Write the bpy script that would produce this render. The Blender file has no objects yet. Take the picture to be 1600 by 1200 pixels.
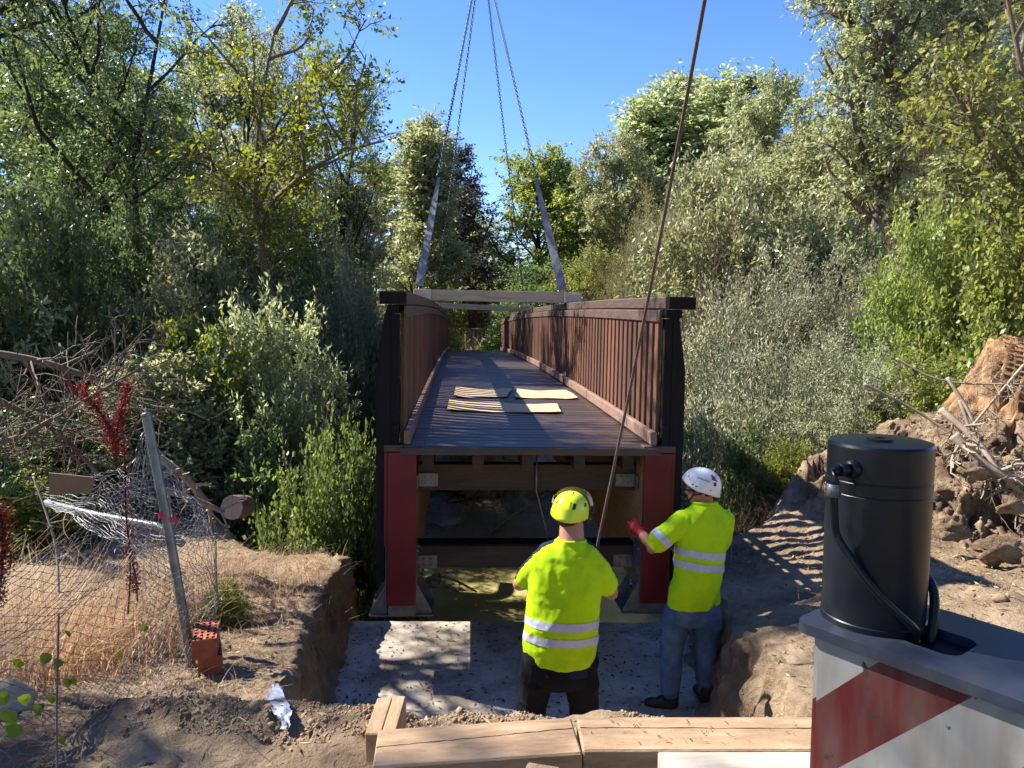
import bpy, bmesh, math, random
import numpy as np
from mathutils import Vector, Matrix, noise

R = math.radians
scene = bpy.context.scene
col = scene.collection

# ------------------------------------------------------------------ camera
CAMZ, FPX, PITCH = 3.0, 1150.0, R(5.27)
cam_d = bpy.data.cameras.new('camera')
cam = bpy.data.objects.new('camera', cam_d)
col.objects.link(cam)
cam.location = (0, 0, CAMZ)
cam.rotation_euler = (R(90) - PITCH, 0, 0)
cam_d.sensor_width = 36.0
cam_d.lens = FPX / 1600 * 36.0
cam_d.clip_start = 0.05
cam_d.clip_end = 1500
scene.camera = cam

# ------------------------------------------------------------------ light
SUN_EL = R(43.5)
SUN_AZ = math.atan2(-0.93, 0.37)           # clockwise from +Y
world = bpy.data.worlds.new('World')
scene.world = world
world.use_nodes = True
wn = world.node_tree
sky = wn.nodes.new('ShaderNodeTexSky')
sky.sky_type = 'NISHITA'
sky.sun_disc = False
sky.sun_elevation = SUN_EL
sky.sun_rotation = SUN_AZ
sky.air_density = 1.0
sky.dust_density = 0.1
sky.ozone_density = 4.0
bg = wn.nodes['Background']
bg.inputs['Strength'].default_value = 0.15
hsv = wn.nodes.new('ShaderNodeHueSaturation')
hsv.inputs['Saturation'].default_value = 1.22
hsv.inputs['Hue'].default_value = 0.515
hsv.inputs['Value'].default_value = 0.66
wn.links.new(sky.outputs[0], hsv.inputs['Color'])
wn.links.new(hsv.outputs[0], bg.inputs['Color'])
sun_d = bpy.data.lights.new('sun', 'SUN')
sun_d.energy = 5.0
sun_d.angle = R(0.55)
sun_d.color = (1.0, 0.93, 0.82)
sun = bpy.data.objects.new('sun', sun_d)
col.objects.link(sun)
_s = Vector((math.sin(SUN_AZ) * math.cos(SUN_EL), math.cos(SUN_AZ) * math.cos(SUN_EL), math.sin(SUN_EL)))
sun.rotation_euler = _s.to_track_quat('Z', 'Y').to_euler()
sun.location = (-30, 15, 30)
vs = scene.view_settings
vs.view_transform = 'Standard'
vs.look = 'None'
vs.exposure = 1.45
vs.gamma = 1.0
vs.use_curve_mapping = False
scene.cycles.max_bounces = 6
scene.cycles.diffuse_bounces = 3
scene.cycles.glossy_bounces = 3
scene.cycles.transmission_bounces = 4
scene.cycles.transparent_max_bounces = 6
scene.cycles.sample_clamp_indirect = 6.0

# ------------------------------------------------------------------ helpers
def ray(px, py):
    u = (px - 800) / FPX
    v = (600 - py) / FPX
    c, s = math.cos(PITCH), math.sin(PITCH)
    return Vector((u, c + v * s, -s + v * c))

def P(px, py, Y):
    """the place at depth Y (metres ahead) that the photograph shows at px, py"""
    r = ray(px, py)
    return Vector((0, 0, CAMZ)) + r * (Y / r.y)

def tag(o, label=None, cat=None, group=None, kind=None):
    if label: o['label'] = label
    if cat: o['category'] = cat
    if group: o['group'] = group
    if kind: o['kind'] = kind
    return o

def link(name, data, parent=None):
    o = bpy.data.objects.new(name, data)
    col.objects.link(o)
    if parent is not None:
        o.parent = parent
    return o

def empty(name, loc=(0, 0, 0), label=None, cat=None, group=None):
    o = link(name, None)
    o.location = loc
    o.empty_display_size = 0.2
    return tag(o, label, cat, group)

def smooth(me, on=True):
    me.polygons.foreach_set('use_smooth', [on] * len(me.polygons))

def from_bm(name, bm, m, parent=None, sm=False):
    bmesh.ops.recalc_face_normals(bm, faces=bm.faces)
    me = bpy.data.meshes.new(name)
    bm.to_mesh(me)
    bm.free()
    if m: me.materials.append(m)
    if sm: smooth(me)
    return link(name, me, parent)

def np_mesh(name, V, F, m, sm=False, tint=None):
    """V (n,3), F (k,s) all faces of s corners"""
    V = np.asarray(V, dtype=np.float32).reshape(-1, 3)
    F = np.asarray(F, dtype=np.int32)
    k, s = F.shape
    me = bpy.data.meshes.new(name)
    me.vertices.add(len(V))
    me.vertices.foreach_set('co', V.ravel())
    me.loops.add(k * s)
    me.loops.foreach_set('vertex_index', F.ravel())
    me.polygons.add(k)
    me.polygons.foreach_set('loop_start', np.arange(0, k * s, s, dtype=np.int32))
    me.polygons.foreach_set('loop_total', np.full(k, s, dtype=np.int32))
    if sm: me.polygons.foreach_set('use_smooth', np.ones(k, dtype=bool))
    if tint is not None:
        a = me.attributes.new('tint', 'FLOAT', 'FACE')
        a.data.foreach_set('value', np.asarray(tint, dtype=np.float32))
    me.update(calc_edges=True)
    if m: me.materials.append(m)
    return me

def add_box(bm, lo, hi, M=None, taper=None):
    x0, y0, z0 = lo; x1, y1, z1 = hi
    cs = [(x0, y0, z0), (x1, y0, z0), (x1, y1, z0), (x0, y1, z0), (x0, y0, z1), (x1, y0, z1), (x1, y1, z1), (x0, y1, z1)]
    vs_ = [bm.verts.new((M @ Vector(c)) if M else c) for c in cs]
    for f in ((0, 3, 2, 1), (4, 5, 6, 7), (0, 1, 5, 4), (1, 2, 6, 5), (2, 3, 7, 6), (3, 0, 4, 7)):
        bm.faces.new([vs_[i] for i in f])
    return vs_

def frame_of(t, ref=Vector((0, 0, 1))):
    t = t.normalized()
    if abs(t.dot(ref)) > 0.95: ref = Vector((1, 0, 0))
    a = t.cross(ref).normalized()
    b = t.cross(a).normalized()
    return a, b

def add_tube(bm, pts, rad, sides=8, caps=True):
    pts = [Vector(p) for p in pts]
    if not hasattr(rad, '__len__'): rad = [rad] * len(pts)
    rings = []
    for i, p in enumerate(pts):
        t = pts[min(i + 1, len(pts) - 1)] - pts[max(i - 1, 0)]
        a, b = frame_of(t)
        rings.append([bm.verts.new(p + (a * math.cos(2 * math.pi * k / sides) + b * math.sin(2 * math.pi * k / sides)) * rad[i]) for k in range(sides)])
    for i in range(len(rings) - 1):
        for k in range(sides):
            bm.faces.new((rings[i][k], rings[i][(k + 1) % sides], rings[i + 1][(k + 1) % sides], rings[i + 1][k]))
    if caps:
        bm.faces.new(rings[0][::-1]); bm.faces.new(rings[-1])
    return rings

def box_obj(name, lo, hi, m, parent=None, bev=0.0, M=None):
    bm = bmesh.new()
    add_box(bm, lo, hi, M)
    if bev:
        bmesh.ops.bevel(bm, geom=bm.edges[:], offset=bev, segments=1, affect='EDGES')
    return from_bm(name, bm, m, parent)

def prism(bm, outline, d0, d1, axis):
    """outline of 3-D points extruded from +axis*d0 to axis*d1"""
    axis = Vector(axis)
    A = [bm.verts.new(Vector(p) + axis * d0) for p in outline]
    B = [bm.verts.new(Vector(p) + axis * d1) for p in outline]
    n = len(A)
    bm.faces.new(A); bm.faces.new(B[::-1])
    for i in range(n):
        bm.faces.new((A[i], B[i], B[(i + 1) % n], A[(i + 1) % n]))

# ------------------------------------------------------------------ materials
def ramp(nt, stops, interp='LINEAR'):
    r = nt.nodes.new('ShaderNodeValToRGB')
    r.color_ramp.interpolation = interp
    el = r.color_ramp.elements
    while len(el) > 1: el.remove(el[-1])
    el[0].position = stops[0][0]; el[0].color = (*stops[0][1], 1)
    for p, c in stops[1:]:
        e = el.new(p); e.color = (*c, 1)
    return r

def mat(name, colors, rough=0.8, scale=6.0, stretch=(1, 1, 1), detail=6, bump=0.3, bscale=None, metal=0.0, spec=0.4,
        rand=0.0, bdist=0.01, world_space=False, coat=0.0, rough_var=0.0):
    m = bpy.data.materials.new(name)
    m.use_nodes = True
    nt = m.node_tree
    b = nt.nodes['Principled BSDF']
    b.inputs['Roughness'].default_value = rough
    b.inputs['Metallic'].default_value = metal
    b.inputs['Specular IOR Level'].default_value = spec
    b.inputs['Coat Weight'].default_value = coat
    if world_space:
        geo = nt.nodes.new('ShaderNodeNewGeometry'); src = geo.outputs['Position']
    else:
        tc = nt.nodes.new('ShaderNodeTexCoord'); src = tc.outputs['Object']
    mp = nt.nodes.new('ShaderNodeMapping')
    mp.inputs['Scale'].default_value = stretch
    nt.links.new(src, mp.inputs['Vector'])
    vec = mp.outputs[0]
    if rand:
        oi = nt.nodes.new('ShaderNodeObjectInfo')
        ad = nt.nodes.new('ShaderNodeVectorMath'); ad.operation = 'MULTIPLY_ADD'
        ad.inputs[0].default_value = (37, 91, 53)
        cmb = nt.nodes.new('ShaderNodeCombineXYZ')
        for i in range(3): nt.links.new(oi.outputs['Random'], cmb.inputs[i])
        nt.links.new(cmb.outputs[0], ad.inputs[1]); nt.links.new(vec, ad.inputs[2])
        vec = ad.outputs[0]
    n1 = nt.nodes.new('ShaderNodeTexNoise')
    n1.inputs['Scale'].default_value = scale
    n1.inputs['Detail'].default_value = detail
    n1.inputs['Roughness'].default_value = 0.65
    nt.links.new(vec, n1.inputs['Vector'])
    k = len(colors)
    cr = ramp(nt, [(0.3 + 0.4 * i / max(1, k - 1), c) for i, c in enumerate(colors)])
    nt.links.new(n1.outputs['Fac'], cr.inputs['Fac'])
    out = cr.outputs['Color']
    if rand:
        hs = nt.nodes.new('ShaderNodeHueSaturation')
        mr = nt.nodes.new('ShaderNodeMapRange')
        mr.inputs['To Min'].default_value = 1 - rand; mr.inputs['To Max'].default_value = 1 + rand
        nt.links.new(oi.outputs['Random'], mr.inputs['Value'])
        nt.links.new(mr.outputs[0], hs.inputs['Value'])
        nt.links.new(out, hs.inputs['Color'])
        out = hs.outputs['Color']
    nt.links.new(out, b.inputs['Base Color'])
    if rough_var:
        mr2 = nt.nodes.new('ShaderNodeMapRange')
        mr2.inputs['To Min'].default_value = rough - rough_var; mr2.inputs['To Max'].default_value = rough + rough_var
        nt.links.new(n1.outputs['Fac'], mr2.inputs['Value']); nt.links.new(mr2.outputs[0], b.inputs['Roughness'])
    if bump:
        n2 = nt.nodes.new('ShaderNodeTexNoise')
        n2.inputs['Scale'].default_value = bscale or scale * 3
        n2.inputs['Detail'].default_value = 8
        n2.inputs['Roughness'].default_value = 0.7
        nt.links.new(vec, n2.inputs['Vector'])
        bp = nt.nodes.new('ShaderNodeBump')
        bp.inputs['Strength'].default_value = bump
        bp.inputs['Distance'].default_value = bdist
        nt.links.new(n2.outputs['Fac'], bp.inputs['Height'])
        nt.links.new(bp.outputs[0], b.inputs['Normal'])
    m['out_node'] = 1
    return m

def leaf_mat(name, c0, c1, c2, trans=0.35, rough=0.45, spec=0.35, glow=None):
    """c0 dark, c1 mid, c2 light: picked per leaf by its 'tint'"""
    m = bpy.data.materials.new(name)
    m.use_nodes = True
    nt = m.node_tree
    b = nt.nodes['Principled BSDF']
    out = nt.nodes['Material Output']
    at = nt.nodes.new('ShaderNodeAttribute'); at.attribute_name = 'tint'
    cr = ramp(nt, [(0.0, c0), (0.5, c1), (1.0, c2)])
    nt.links.new(at.outputs['Fac'], cr.inputs['Fac'])
    oi = nt.nodes.new('ShaderNodeObjectInfo')
    mr = nt.nodes.new('ShaderNodeMapRange')
    mr.inputs['To Min'].default_value = 0.82; mr.inputs['To Max'].default_value = 1.2
    nt.links.new(oi.outputs['Random'], mr.inputs['Value'])
    mr3 = nt.nodes.new('ShaderNodeMapRange')
    mr3.inputs['To Min'].default_value = 0.485; mr3.inputs['To Max'].default_value = 0.515
    nt.links.new(oi.outputs['Random'], mr3.inputs['Value'])
    hs = nt.nodes.new('ShaderNodeHueSaturation')
    nt.links.new(mr.outputs[0], hs.inputs['Value']); nt.links.new(mr3.outputs[0], hs.inputs['Hue'])
    nt.links.new(cr.outputs['Color'], hs.inputs['Color'])
    nt.links.new(hs.outputs['Color'], b.inputs['Base Color'])
    b.inputs['Roughness'].default_value = rough
    b.inputs['Specular IOR Level'].default_value = spec
    tr = nt.nodes.new('ShaderNodeBsdfTranslucent')
    hs2 = nt.nodes.new('ShaderNodeHueSaturation')
    hs2.inputs['Hue'].default_value = 0.475
    hs2.inputs['Saturation'].default_value = 1.15
    hs2.inputs['Value'].default_value = 1.9
    nt.links.new(hs.outputs['Color'], hs2.inputs['Color'])
    nt.links.new(hs2.outputs['Color'], tr.inputs['Color'])
    mx = nt.nodes.new('ShaderNodeMixShader')
    mx.inputs[0].default_value = trans
    nt.links.new(b.outputs[0], mx.inputs[1]); nt.links.new(tr.outputs[0], mx.inputs[2])
    nt.links.new(mx.outputs[0], out.inputs['Surface'])
    return m

M = {}
M['soil'] = mat('soil', [(0.14, 0.10, 0.066), (0.29, 0.213, 0.14), (0.43, 0.33, 0.22)], 0.95, 1.6, detail=14, bump=1.0, bscale=22, bdist=0.05, world_space=True, spec=0.1)
M['clod'] = mat('dry_clod', [(0.20, 0.14, 0.09), (0.36, 0.265, 0.175)], 0.95, 9, bump=0.6, bscale=40, world_space=True, spec=0.15)
M['rock'] = mat('rock', [(0.16, 0.13, 0.10), (0.30, 0.26, 0.21)], 0.9, 7, bump=0.7, bscale=30)
M['concrete'] = mat('concrete', [(0.28, 0.24, 0.20), (0.41, 0.36, 0.305), (0.51, 0.45, 0.385)], 0.85, 2.2, detail=10, bump=0.35, bscale=50, world_space=True, spec=0.3)
M['deck'] = mat('dark_deck_wood', [(0.030, 0.017, 0.014), (0.062, 0.037, 0.029)], 0.48, 3, stretch=(2, 14, 14), bump=0.35, bscale=9, rand=0.28, spec=0.6, rough_var=0.12)
M['baluster'] = mat('baluster_wood', [(0.068, 0.030, 0.019), (0.155, 0.067, 0.040)], 0.6, 3, stretch=(14, 14, 1.6), bump=0.25, bscale=9, rand=0.35)
M['rail'] = mat('rail_wood', [(0.058, 0.034, 0.028), (0.125, 0.075, 0.060)], 0.6, 3, stretch=(12, 1.5, 12), bump=0.3, bscale=9, rand=0.12, spec=0.4)
M['kerb'] = mat('kerb_wood', [(0.14, 0.082, 0.062), (0.25, 0.155, 0.115)], 0.7, 3, stretch=(12, 1.5, 12), bump=0.3, bscale=9, rand=0.15)
M['black_wood'] = mat('black_stained_wood', [(0.004, 0.004, 0.006), (0.011, 0.010, 0.012)], 0.7, 3, stretch=(10, 10, 1.5), bump=0.2, bscale=9)
M['beam_wood'] = mat('brown_beam_wood', [(0.035, 0.020, 0.013), (0.075, 0.043, 0.028)], 0.65, 3, stretch=(1.5, 10, 10), bump=0.3, bscale=9)
M['black_wood'].node_tree.nodes['Principled BSDF'].inputs['Specular IOR Level'].default_value = 0.2
M['glulam'] = mat('golden_glulam', [(0.30, 0.155, 0.055), (0.48, 0.27, 0.10)], 0.55, 2.5, stretch=(8, 1.0, 8), bump=0.15, bscale=9)
M['red_paint'] = mat('red_paint', [(0.085, 0.004, 0.007), (0.145, 0.006, 0.011), (0.155, 0.010, 0.014)], 0.5, 2.2, detail=12, bump=0.15, rough_var=0.12, spec=0.4)
M['steel'] = mat('galvanised_steel', [(0.13, 0.13, 0.13), (0.27, 0.27, 0.27)], 0.45, 14, metal=0.75, bump=0.1)
M['dull_steel'] = mat('dull_steel', [(0.10, 0.10, 0.105), (0.22, 0.22, 0.225)], 0.5, 8, metal=0.5, bump=0.1)
M['pole_steel'] = mat('pole_steel', [(0.12, 0.135, 0.14), (0.24, 0.26, 0.265)], 0.42, 10, metal=0.55, bump=0.15)
M['wire'] = mat('zinc_wire', [(0.15, 0.15, 0.165), (0.30, 0.30, 0.325)], 0.55, 10, metal=0.2, bump=0)
M['pine'] = mat('sawn_pine', [(0.22, 0.135, 0.075), (0.34, 0.225, 0.13), (0.44, 0.31, 0.19)], 0.75, 2.2, stretch=(2.2, 9, 9), detail=12, bump=0.45, bscale=14)
M['pine_tan'] = mat('tan_pine', [(0.34, 0.25, 0.155), (0.52, 0.40, 0.26), (0.60, 0.48, 0.33)], 0.8, 2.2, stretch=(1.1, 11, 11), bump=0.3, bscale=8)
M['pine_pale'] = mat('weathered_pine', [(0.40, 0.345, 0.27), (0.60, 0.52, 0.41)], 0.8, 2.2, stretch=(1.1, 11, 11), bump=0.3, bscale=8)
M['card'] = mat('cardboard', [(0.46, 0.33, 0.18), (0.58, 0.43, 0.25)], 0.85, 3, stretch=(1, 9, 1), bump=0.2, bscale=12)
M['card_dull'] = mat('dull_cardboard', [(0.155, 0.105, 0.06), (0.22, 0.15, 0.09)], 0.9, 3, stretch=(1, 9, 1), bump=0.3, bscale=12)
M['bark'] = mat('bark', [(0.030, 0.023, 0.018), (0.085, 0.066, 0.052)], 0.95, 5, stretch=(5, 5, 1.2), bump=1.0, bscale=9, bdist=0.03, spec=0.1)
M['bark_pale'] = mat('pale_bark', [(0.10, 0.078, 0.056), (0.24, 0.19, 0.14)], 0.95, 5, stretch=(4, 4, 1.2), bump=0.8, bscale=9, bdist=0.03, spec=0.1)
M['dead_wood'] = mat('dead_wood', [(0.20, 0.15, 0.105), (0.42, 0.34, 0.25)], 0.9, 6, bump=0.4)
M['twig'] = mat('dry_twig', [(0.09, 0.066, 0.05), (0.20, 0.155, 0.115)], 0.9, 5, bump=0)
# ------------------------------------------------------------------ terrain
def sstep(a, b, x):
    t = np.clip((x - a) / (b - a), 0, 1)
    return t * t * (3 - 2 * t)

_rng = np.random.default_rng(7)
_tab = _rng.random((256, 256))
def vnoise(x, y):
    xi = np.floor(x).astype(int); yi = np.floor(y).astype(int)
    fx = x - xi; fy = y - yi
    fx = fx * fx * (3 - 2 * fx); fy = fy * fy * (3 - 2 * fy)
    a = _tab[xi & 255, yi & 255]; b = _tab[(xi + 1) & 255, yi & 255]
    c = _tab[xi & 255, (yi + 1) & 255]; d = _tab[(xi + 1) & 255, (yi + 1) & 255]
    return (a * (1 - fx) + b * fx) * (1 - fy) + (c * (1 - fx) + d * fx) * fy - 0.5
def fbm(x, y, o=4):
    s = 0; a = 1.0
    for i in range(o):
        s = s + a * vnoise(x * 2 ** i + 17.3 * i, y * 2 ** i + 5.1 * i); a *= 0.5
    return s

SLAB_Z = 0.08
def pit_left(y):  return np.interp(y, [2.8, 3.4, 4.4, 5.5, 6.9, 8.0], [-0.95, -1.12, -1.36, -1.56, -1.70, -1.80])
def pit_right(y): return np.interp(y, [2.8, 3.1, 4.2, 5.9, 6.9, 8.0], [1.15, 1.36, 1.56, 1.74, 1.95, 2.1])

def ground(x, y):
    x = np.asarray(x, dtype=float); y = np.asarray(y, dtype=float)
    near = np.interp(y, [-60, 1.5, 2.85, 3.5, 4.4, 5.5, 7.2, 8.3], [1.6, 1.42, 1.37, 1.14, 0.9, 0.68, 0.60, 0.50])
    right = np.interp(y, [-60, 2.0, 3.0, 4.2, 5.9, 8.0, 9.5], [1.6, 1.42, 1.36, 1.24, 1.0, 0.98, 0.9])
    w = sstep(1.2, 3.4, x)
    z = near * (1 - w) + right * w
    # side rise to the left of the near bank
    z = z + 0.25 * sstep(-3.0, -7.0, x) * sstep(3.0, 6.0, y)
    z = z + 0.22 * np.exp(-((x - 3.3) ** 2 / 0.7 + (y - 8.2) ** 2 / 0.6)) 
    far = np.interp(y, [11.8, 12.6, 13.2, 15.0, 16.4, 19, 26, 32, 40, 60, 120, 400], [-1.4, -0.93, -0.76, -0.58, 0.0, 0.45, 0.95, 1.5, 2.2, 3.6, 6, 9])
    far = far + sstep(12.6, 13.4, y) * (0.16 * fbm(x * 1.6, y * 1.9, 3) + 0.05 * fbm(x * 6, y * 7, 3))
    rb = 8.1 + 2.6 * sstep(2.3, 4.6, np.abs(x)) + 0.25 * vnoise(x * 0.8, y * 0 + 3)
    k = sstep(rb - 0.9 * (np.abs(x) < 50), rb + 0.55, y)
    z = z * (1 - k) + (-1.45) * k
    z = np.where(y > 11.0, np.maximum(z, far), z)
    # far worker's trench
    t = sstep(-3.6, -3.2, x) * (1 - sstep(0.2, 0.6, x)) * sstep(28.8, 29.2, y) * (1 - sstep(31.6, 32.0, y))
    z = z * (1 - t) + 0.32 * t
    rough_ = fbm(x * 1.1, y * 1.1, 3) * 0.10 + fbm(x * 5, y * 5, 4) * 0.045 + fbm(x * 19, y * 19, 3) * 0.022
    z = z + rough_
    # the pit for the footing
    wob = 0.10 * fbm(x * 1.3 + 9, y * 2.3, 3) + 0.06 * fbm(x * 6, y * 7, 3)
    xl = pit_left(y) + wob; xr = pit_right(y) + wob
    nearw = 2.98 + 0.10 * fbm(x * 3, y * 0 + 1.5, 3)
    fr = 8.6
    dl = x - xl; dr = xr - x; dn = y - nearw
    d = np.minimum(np.minimum(dl, dr), dn)
    wall = sstep(0.0, 0.30, d)
    wall = 0.75 * sstep(0.0, 0.16, d) + 0.25 * sstep(0.1, 0.62, d)
    floor_ = SLAB_Z - 0.16 + 0.05 * fbm(x * 4, y * 4, 3)
    floor_ = floor_ - 1.2 * sstep(6.75, 7.5, y)
    wall = np.where(y > 9, 0, wall)
    z = z * (1 - wall) + floor_ * wall
    # crumbled soil heaped along the near rim
    z = z + 0.05 * np.exp(-((y - 2.86) / 0.10) ** 2) * (0.5 + 1.6 * vnoise(x * 7, y * 3) + 1.2 * fbm(x * 2.2, y * 0 + 4, 2)) * (x > -1.6) * (x < 1.9) * (1 - wall)
    return z

def gz(x, y): return float(ground(np.array([x]), np.array([y]))[0])

def axis(parts):
    out = []
    for a, b, s in parts:
        out += list(np.arange(a, b, s))
    return np.array(out + [parts[-1][1]])
def hit_px(px, py, y0=1.5, y1=30):
    """where the line of sight through px, py first meets the ground"""
    d = ray(px, py); prev = y0; Yq = y0
    while Yq < y1:
        q = Vector((0, 0, CAMZ)) + d * (Yq / d.y)
        if q.z < gz(q.x, q.y): break
        prev = Yq; Yq *= 1.012
    for _ in range(8):
        m_ = (prev + Yq) / 2; q = Vector((0, 0, CAMZ)) + d * (m_ / d.y)
        if q.z < gz(q.x, q.y): Yq = m_
        else: prev = m_
    return q
xs = axis([(-240, -60, 12), (-60, -20, 2.5), (-20, -8, 0.5), (-8, -3.4, 0.12), (-3.4, -2.15, 0.035), (-2.15, -0.9, 0.012), (-0.9, 1.1, 0.04), (1.1, 2.2, 0.012), (2.2, 3.6, 0.035), (3.6, 8, 0.10), (8, 20, 0.5), (20, 60, 2.5), (60, 240, 12)])
ys = axis([(-60, -4, 4), (-4, 1.6, 0.25), (1.6, 2.8, 0.025), (2.8, 3.3, 0.013), (3.3, 8.8, 0.026), (8.8, 12.4, 0.12), (12.4, 16.4, 0.05), (16.4, 36, 0.4), (36, 80, 2.0), (80, 400, 16)])
X, Y = np.meshgrid(xs, ys)
Z = ground(X, Y)
nx, ny = len(xs), len(ys)
# undercut and roughen the steep faces sideways
st = np.abs(np.gradient(Z, axis=1) / np.gradient(X, axis=1))
stp = np.clip(st / 3, 0, 1)
X2 = X + stp * (0.09 * fbm(Y * 4, Z * 5, 3) + 0.07 * fbm(Y * 13, Z * 10, 3) + 0.03 * fbm(Y * 40, Z * 34, 3))
V = np.stack([X2, Y, Z], -1).reshape(-1, 3)
idx = np.arange(nx * ny).reshape(ny, nx)
F = np.stack([idx[:-1, :-1], idx[:-1, 1:], idx[1:, 1:], idx[1:, :-1]], -1).reshape(-1, 4)
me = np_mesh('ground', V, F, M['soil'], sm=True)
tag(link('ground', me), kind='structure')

# soil material: darker damp soil near the water, straw coloured far slope
nt = M['soil'].node_tree
b = nt.nodes['Principled BSDF']
src = b.inputs['Base Color'].links[0].from_socket
geo = nt.nodes.new('ShaderNodeNewGeometry'); sep = nt.nodes.new('ShaderNodeSeparateXYZ')
nt.links.new(geo.outputs['Position'], sep.inputs[0])
mr = nt.nodes.new('ShaderNodeMapRange'); mr.inputs['From Min'].default_value = 22; mr.inputs['From Max'].default_value = 33
nt.links.new(sep.outputs['Y'], mr.inputs['Value'])
mx = nt.nodes.new('ShaderNodeMix'); mx.data_type = 'RGBA'
nt.links.new(mr.outputs[0], mx.inputs[0]); nt.links.new(src, mx.inputs[6]); mx.inputs[7].default_value = (0.42, 0.31, 0.17, 1)
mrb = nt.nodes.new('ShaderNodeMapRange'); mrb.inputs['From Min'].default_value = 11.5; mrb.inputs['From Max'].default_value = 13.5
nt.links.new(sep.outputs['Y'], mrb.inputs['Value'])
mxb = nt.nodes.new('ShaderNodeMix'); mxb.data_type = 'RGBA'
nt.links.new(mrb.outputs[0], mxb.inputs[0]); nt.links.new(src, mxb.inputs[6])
lt = nt.nodes.new('ShaderNodeMix'); lt.data_type = 'RGBA'; lt.inputs[0].default_value = 0.5  # far bank soil painted paler to make up for light missing under the bridge
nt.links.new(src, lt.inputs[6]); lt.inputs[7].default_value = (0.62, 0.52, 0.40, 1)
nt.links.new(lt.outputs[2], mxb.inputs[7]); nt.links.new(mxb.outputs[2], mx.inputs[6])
mr2 = nt.nodes.new('ShaderNodeMapRange'); mr2.inputs['From Min'].default_value = -0.3; mr2.inputs['From Max'].default_value = -1.0
nt.links.new(sep.outputs['Z'], mr2.inputs['Value'])
mx2 = nt.nodes.new('ShaderNodeMix'); mx2.data_type = 'RGBA'
nt.links.new(mr2.outputs[0], mx2.inputs[0]); nt.links.new(mx.outputs[2], mx2.inputs[6]); mx2.inputs[7].default_value = (0.25, 0.20, 0.135, 1)
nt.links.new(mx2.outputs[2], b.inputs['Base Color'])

# river
m = bpy.data.materials.new('river_water'); m.use_nodes = True
nt = m.node_tree; b = nt.nodes['Principled BSDF']
b.inputs['Base Color'].default_value = (0.235, 0.195, 0.065, 1)
b.inputs['Roughness'].default_value = 0.06
b.inputs['Specular IOR Level'].default_value = 0.5
geo = nt.nodes.new('ShaderNodeNewGeometry')
n = nt.nodes.new('ShaderNodeTexNoise'); n.inputs['Scale'].default_value = 2.6; n.inputs['Detail'].default_value = 4
nt.links.new(geo.outputs['Position'], n.inputs['Vector'])
bp = nt.nodes.new('ShaderNodeBump'); bp.inputs['Strength'].default_value = 0.25; bp.inputs['Distance'].default_value = 0.06
nt.links.new(n.outputs['Fac'], bp.inputs['Height']); nt.links.new(bp.outputs[0], b.inputs['Normal'])
n3 = nt.nodes.new('ShaderNodeTexNoise'); n3.inputs['Scale'].default_value = 0.9; n3.inputs['Detail'].default_value = 5
nt.links.new(geo.outputs['Position'], n3.inputs['Vector'])
cr = ramp(nt, [(0.35, (0.33, 0.28, 0.11)), (0.65, (0.46, 0.40, 0.17))])
nt.links.new(n3.outputs['Fac'], cr.inputs['Fac']); nt.links.new(cr.outputs[0], b.inputs['Base Color'])
wv = np.array([(-200, 7.3, -0.9), (200, 7.3, -0.9), (200, 14.5, -0.9), (-200, 14.5, -0.9)])
tag(link('river_water', np_mesh('river_water', wv, [[0, 1, 2, 3]], m)), kind='structure')

# footing slab
slab = bmesh.new()
n_ = 40
top = []
for i in range(n_ + 1):
    t = i / n_
    top.append((-1.52 + 3.35 * t, 6.84 - 0.05 * t + 0.006 * math.sin(i * 2.1), SLAB_Z))
out = [(-1.40, 3.3, SLAB_Z), (1.75, 3.3, SLAB_Z)] + top[::-1]
prism(slab, out, 0, -0.55, (0, 0, 1))
sl = from_bm('concrete_footing', slab, M['concrete'])
tag(sl, 'pale concrete footing slab spotted with soil on the floor of the pit', 'footing')
nt = M['concrete'].node_tree; b = nt.nodes['Principled BSDF']
src = b.inputs['Base Color'].links[0].from_socket
geo = nt.nodes.new('ShaderNodeNewGeometry')
n = nt.nodes.new('ShaderNodeTexNoise'); n.inputs['Scale'].default_value = 1.7; n.inputs['Detail'].default_value = 9; n.inputs['Roughness'].default_value = 0.72
nt.links.new(geo.outputs['Position'], n.inputs['Vector'])
n5 = nt.nodes.new('ShaderNodeTexNoise'); n5.inputs['Scale'].default_value = 34; n5.inputs['Detail'].default_value = 3
nt.links.new(geo.outputs['Position'], n5.inputs['Vector'])
cr = ramp(nt, [(0.47, (0, 0, 0)), (0.62, (0.8, 0.8, 0.8))]); nt.links.new(n.outputs['Fac'], cr.inputs['Fac'])
cr2 = ramp(nt, [(0.66, (0, 0, 0)), (0.72, (0.5, 0.5, 0.5))]); nt.links.new(n5.outputs['Fac'], cr2.inputs['Fac'])
mm = nt.nodes.new('ShaderNodeMath'); mm.operation = 'MAXIMUM'
nt.links.new(cr.outputs[0], mm.inputs[0]); nt.links.new(cr2.outputs[0], mm.inputs[1])
mx = nt.nodes.new('ShaderNodeMix'); mx.data_type = 'RGBA'
nt.links.new(mm.outputs[0], mx.inputs[0]); nt.links.new(src, mx.inputs[6]); mx.inputs[7].default_value = (0.17, 0.13, 0.095, 1)
nt.links.new(mx.outputs[2], b.inputs['Base Color'])

# loose scatter: clods, litter, straw
_ico = bmesh.new(); bmesh.ops.create_icosphere(_ico, subdivisions=1, radius=1.0)
ICO_V = np.array([v.co[:] for v in _ico.verts]); ICO_F = np.array([[v.index for v in f.verts] for f in _ico.faces]); _ico.free()

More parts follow.
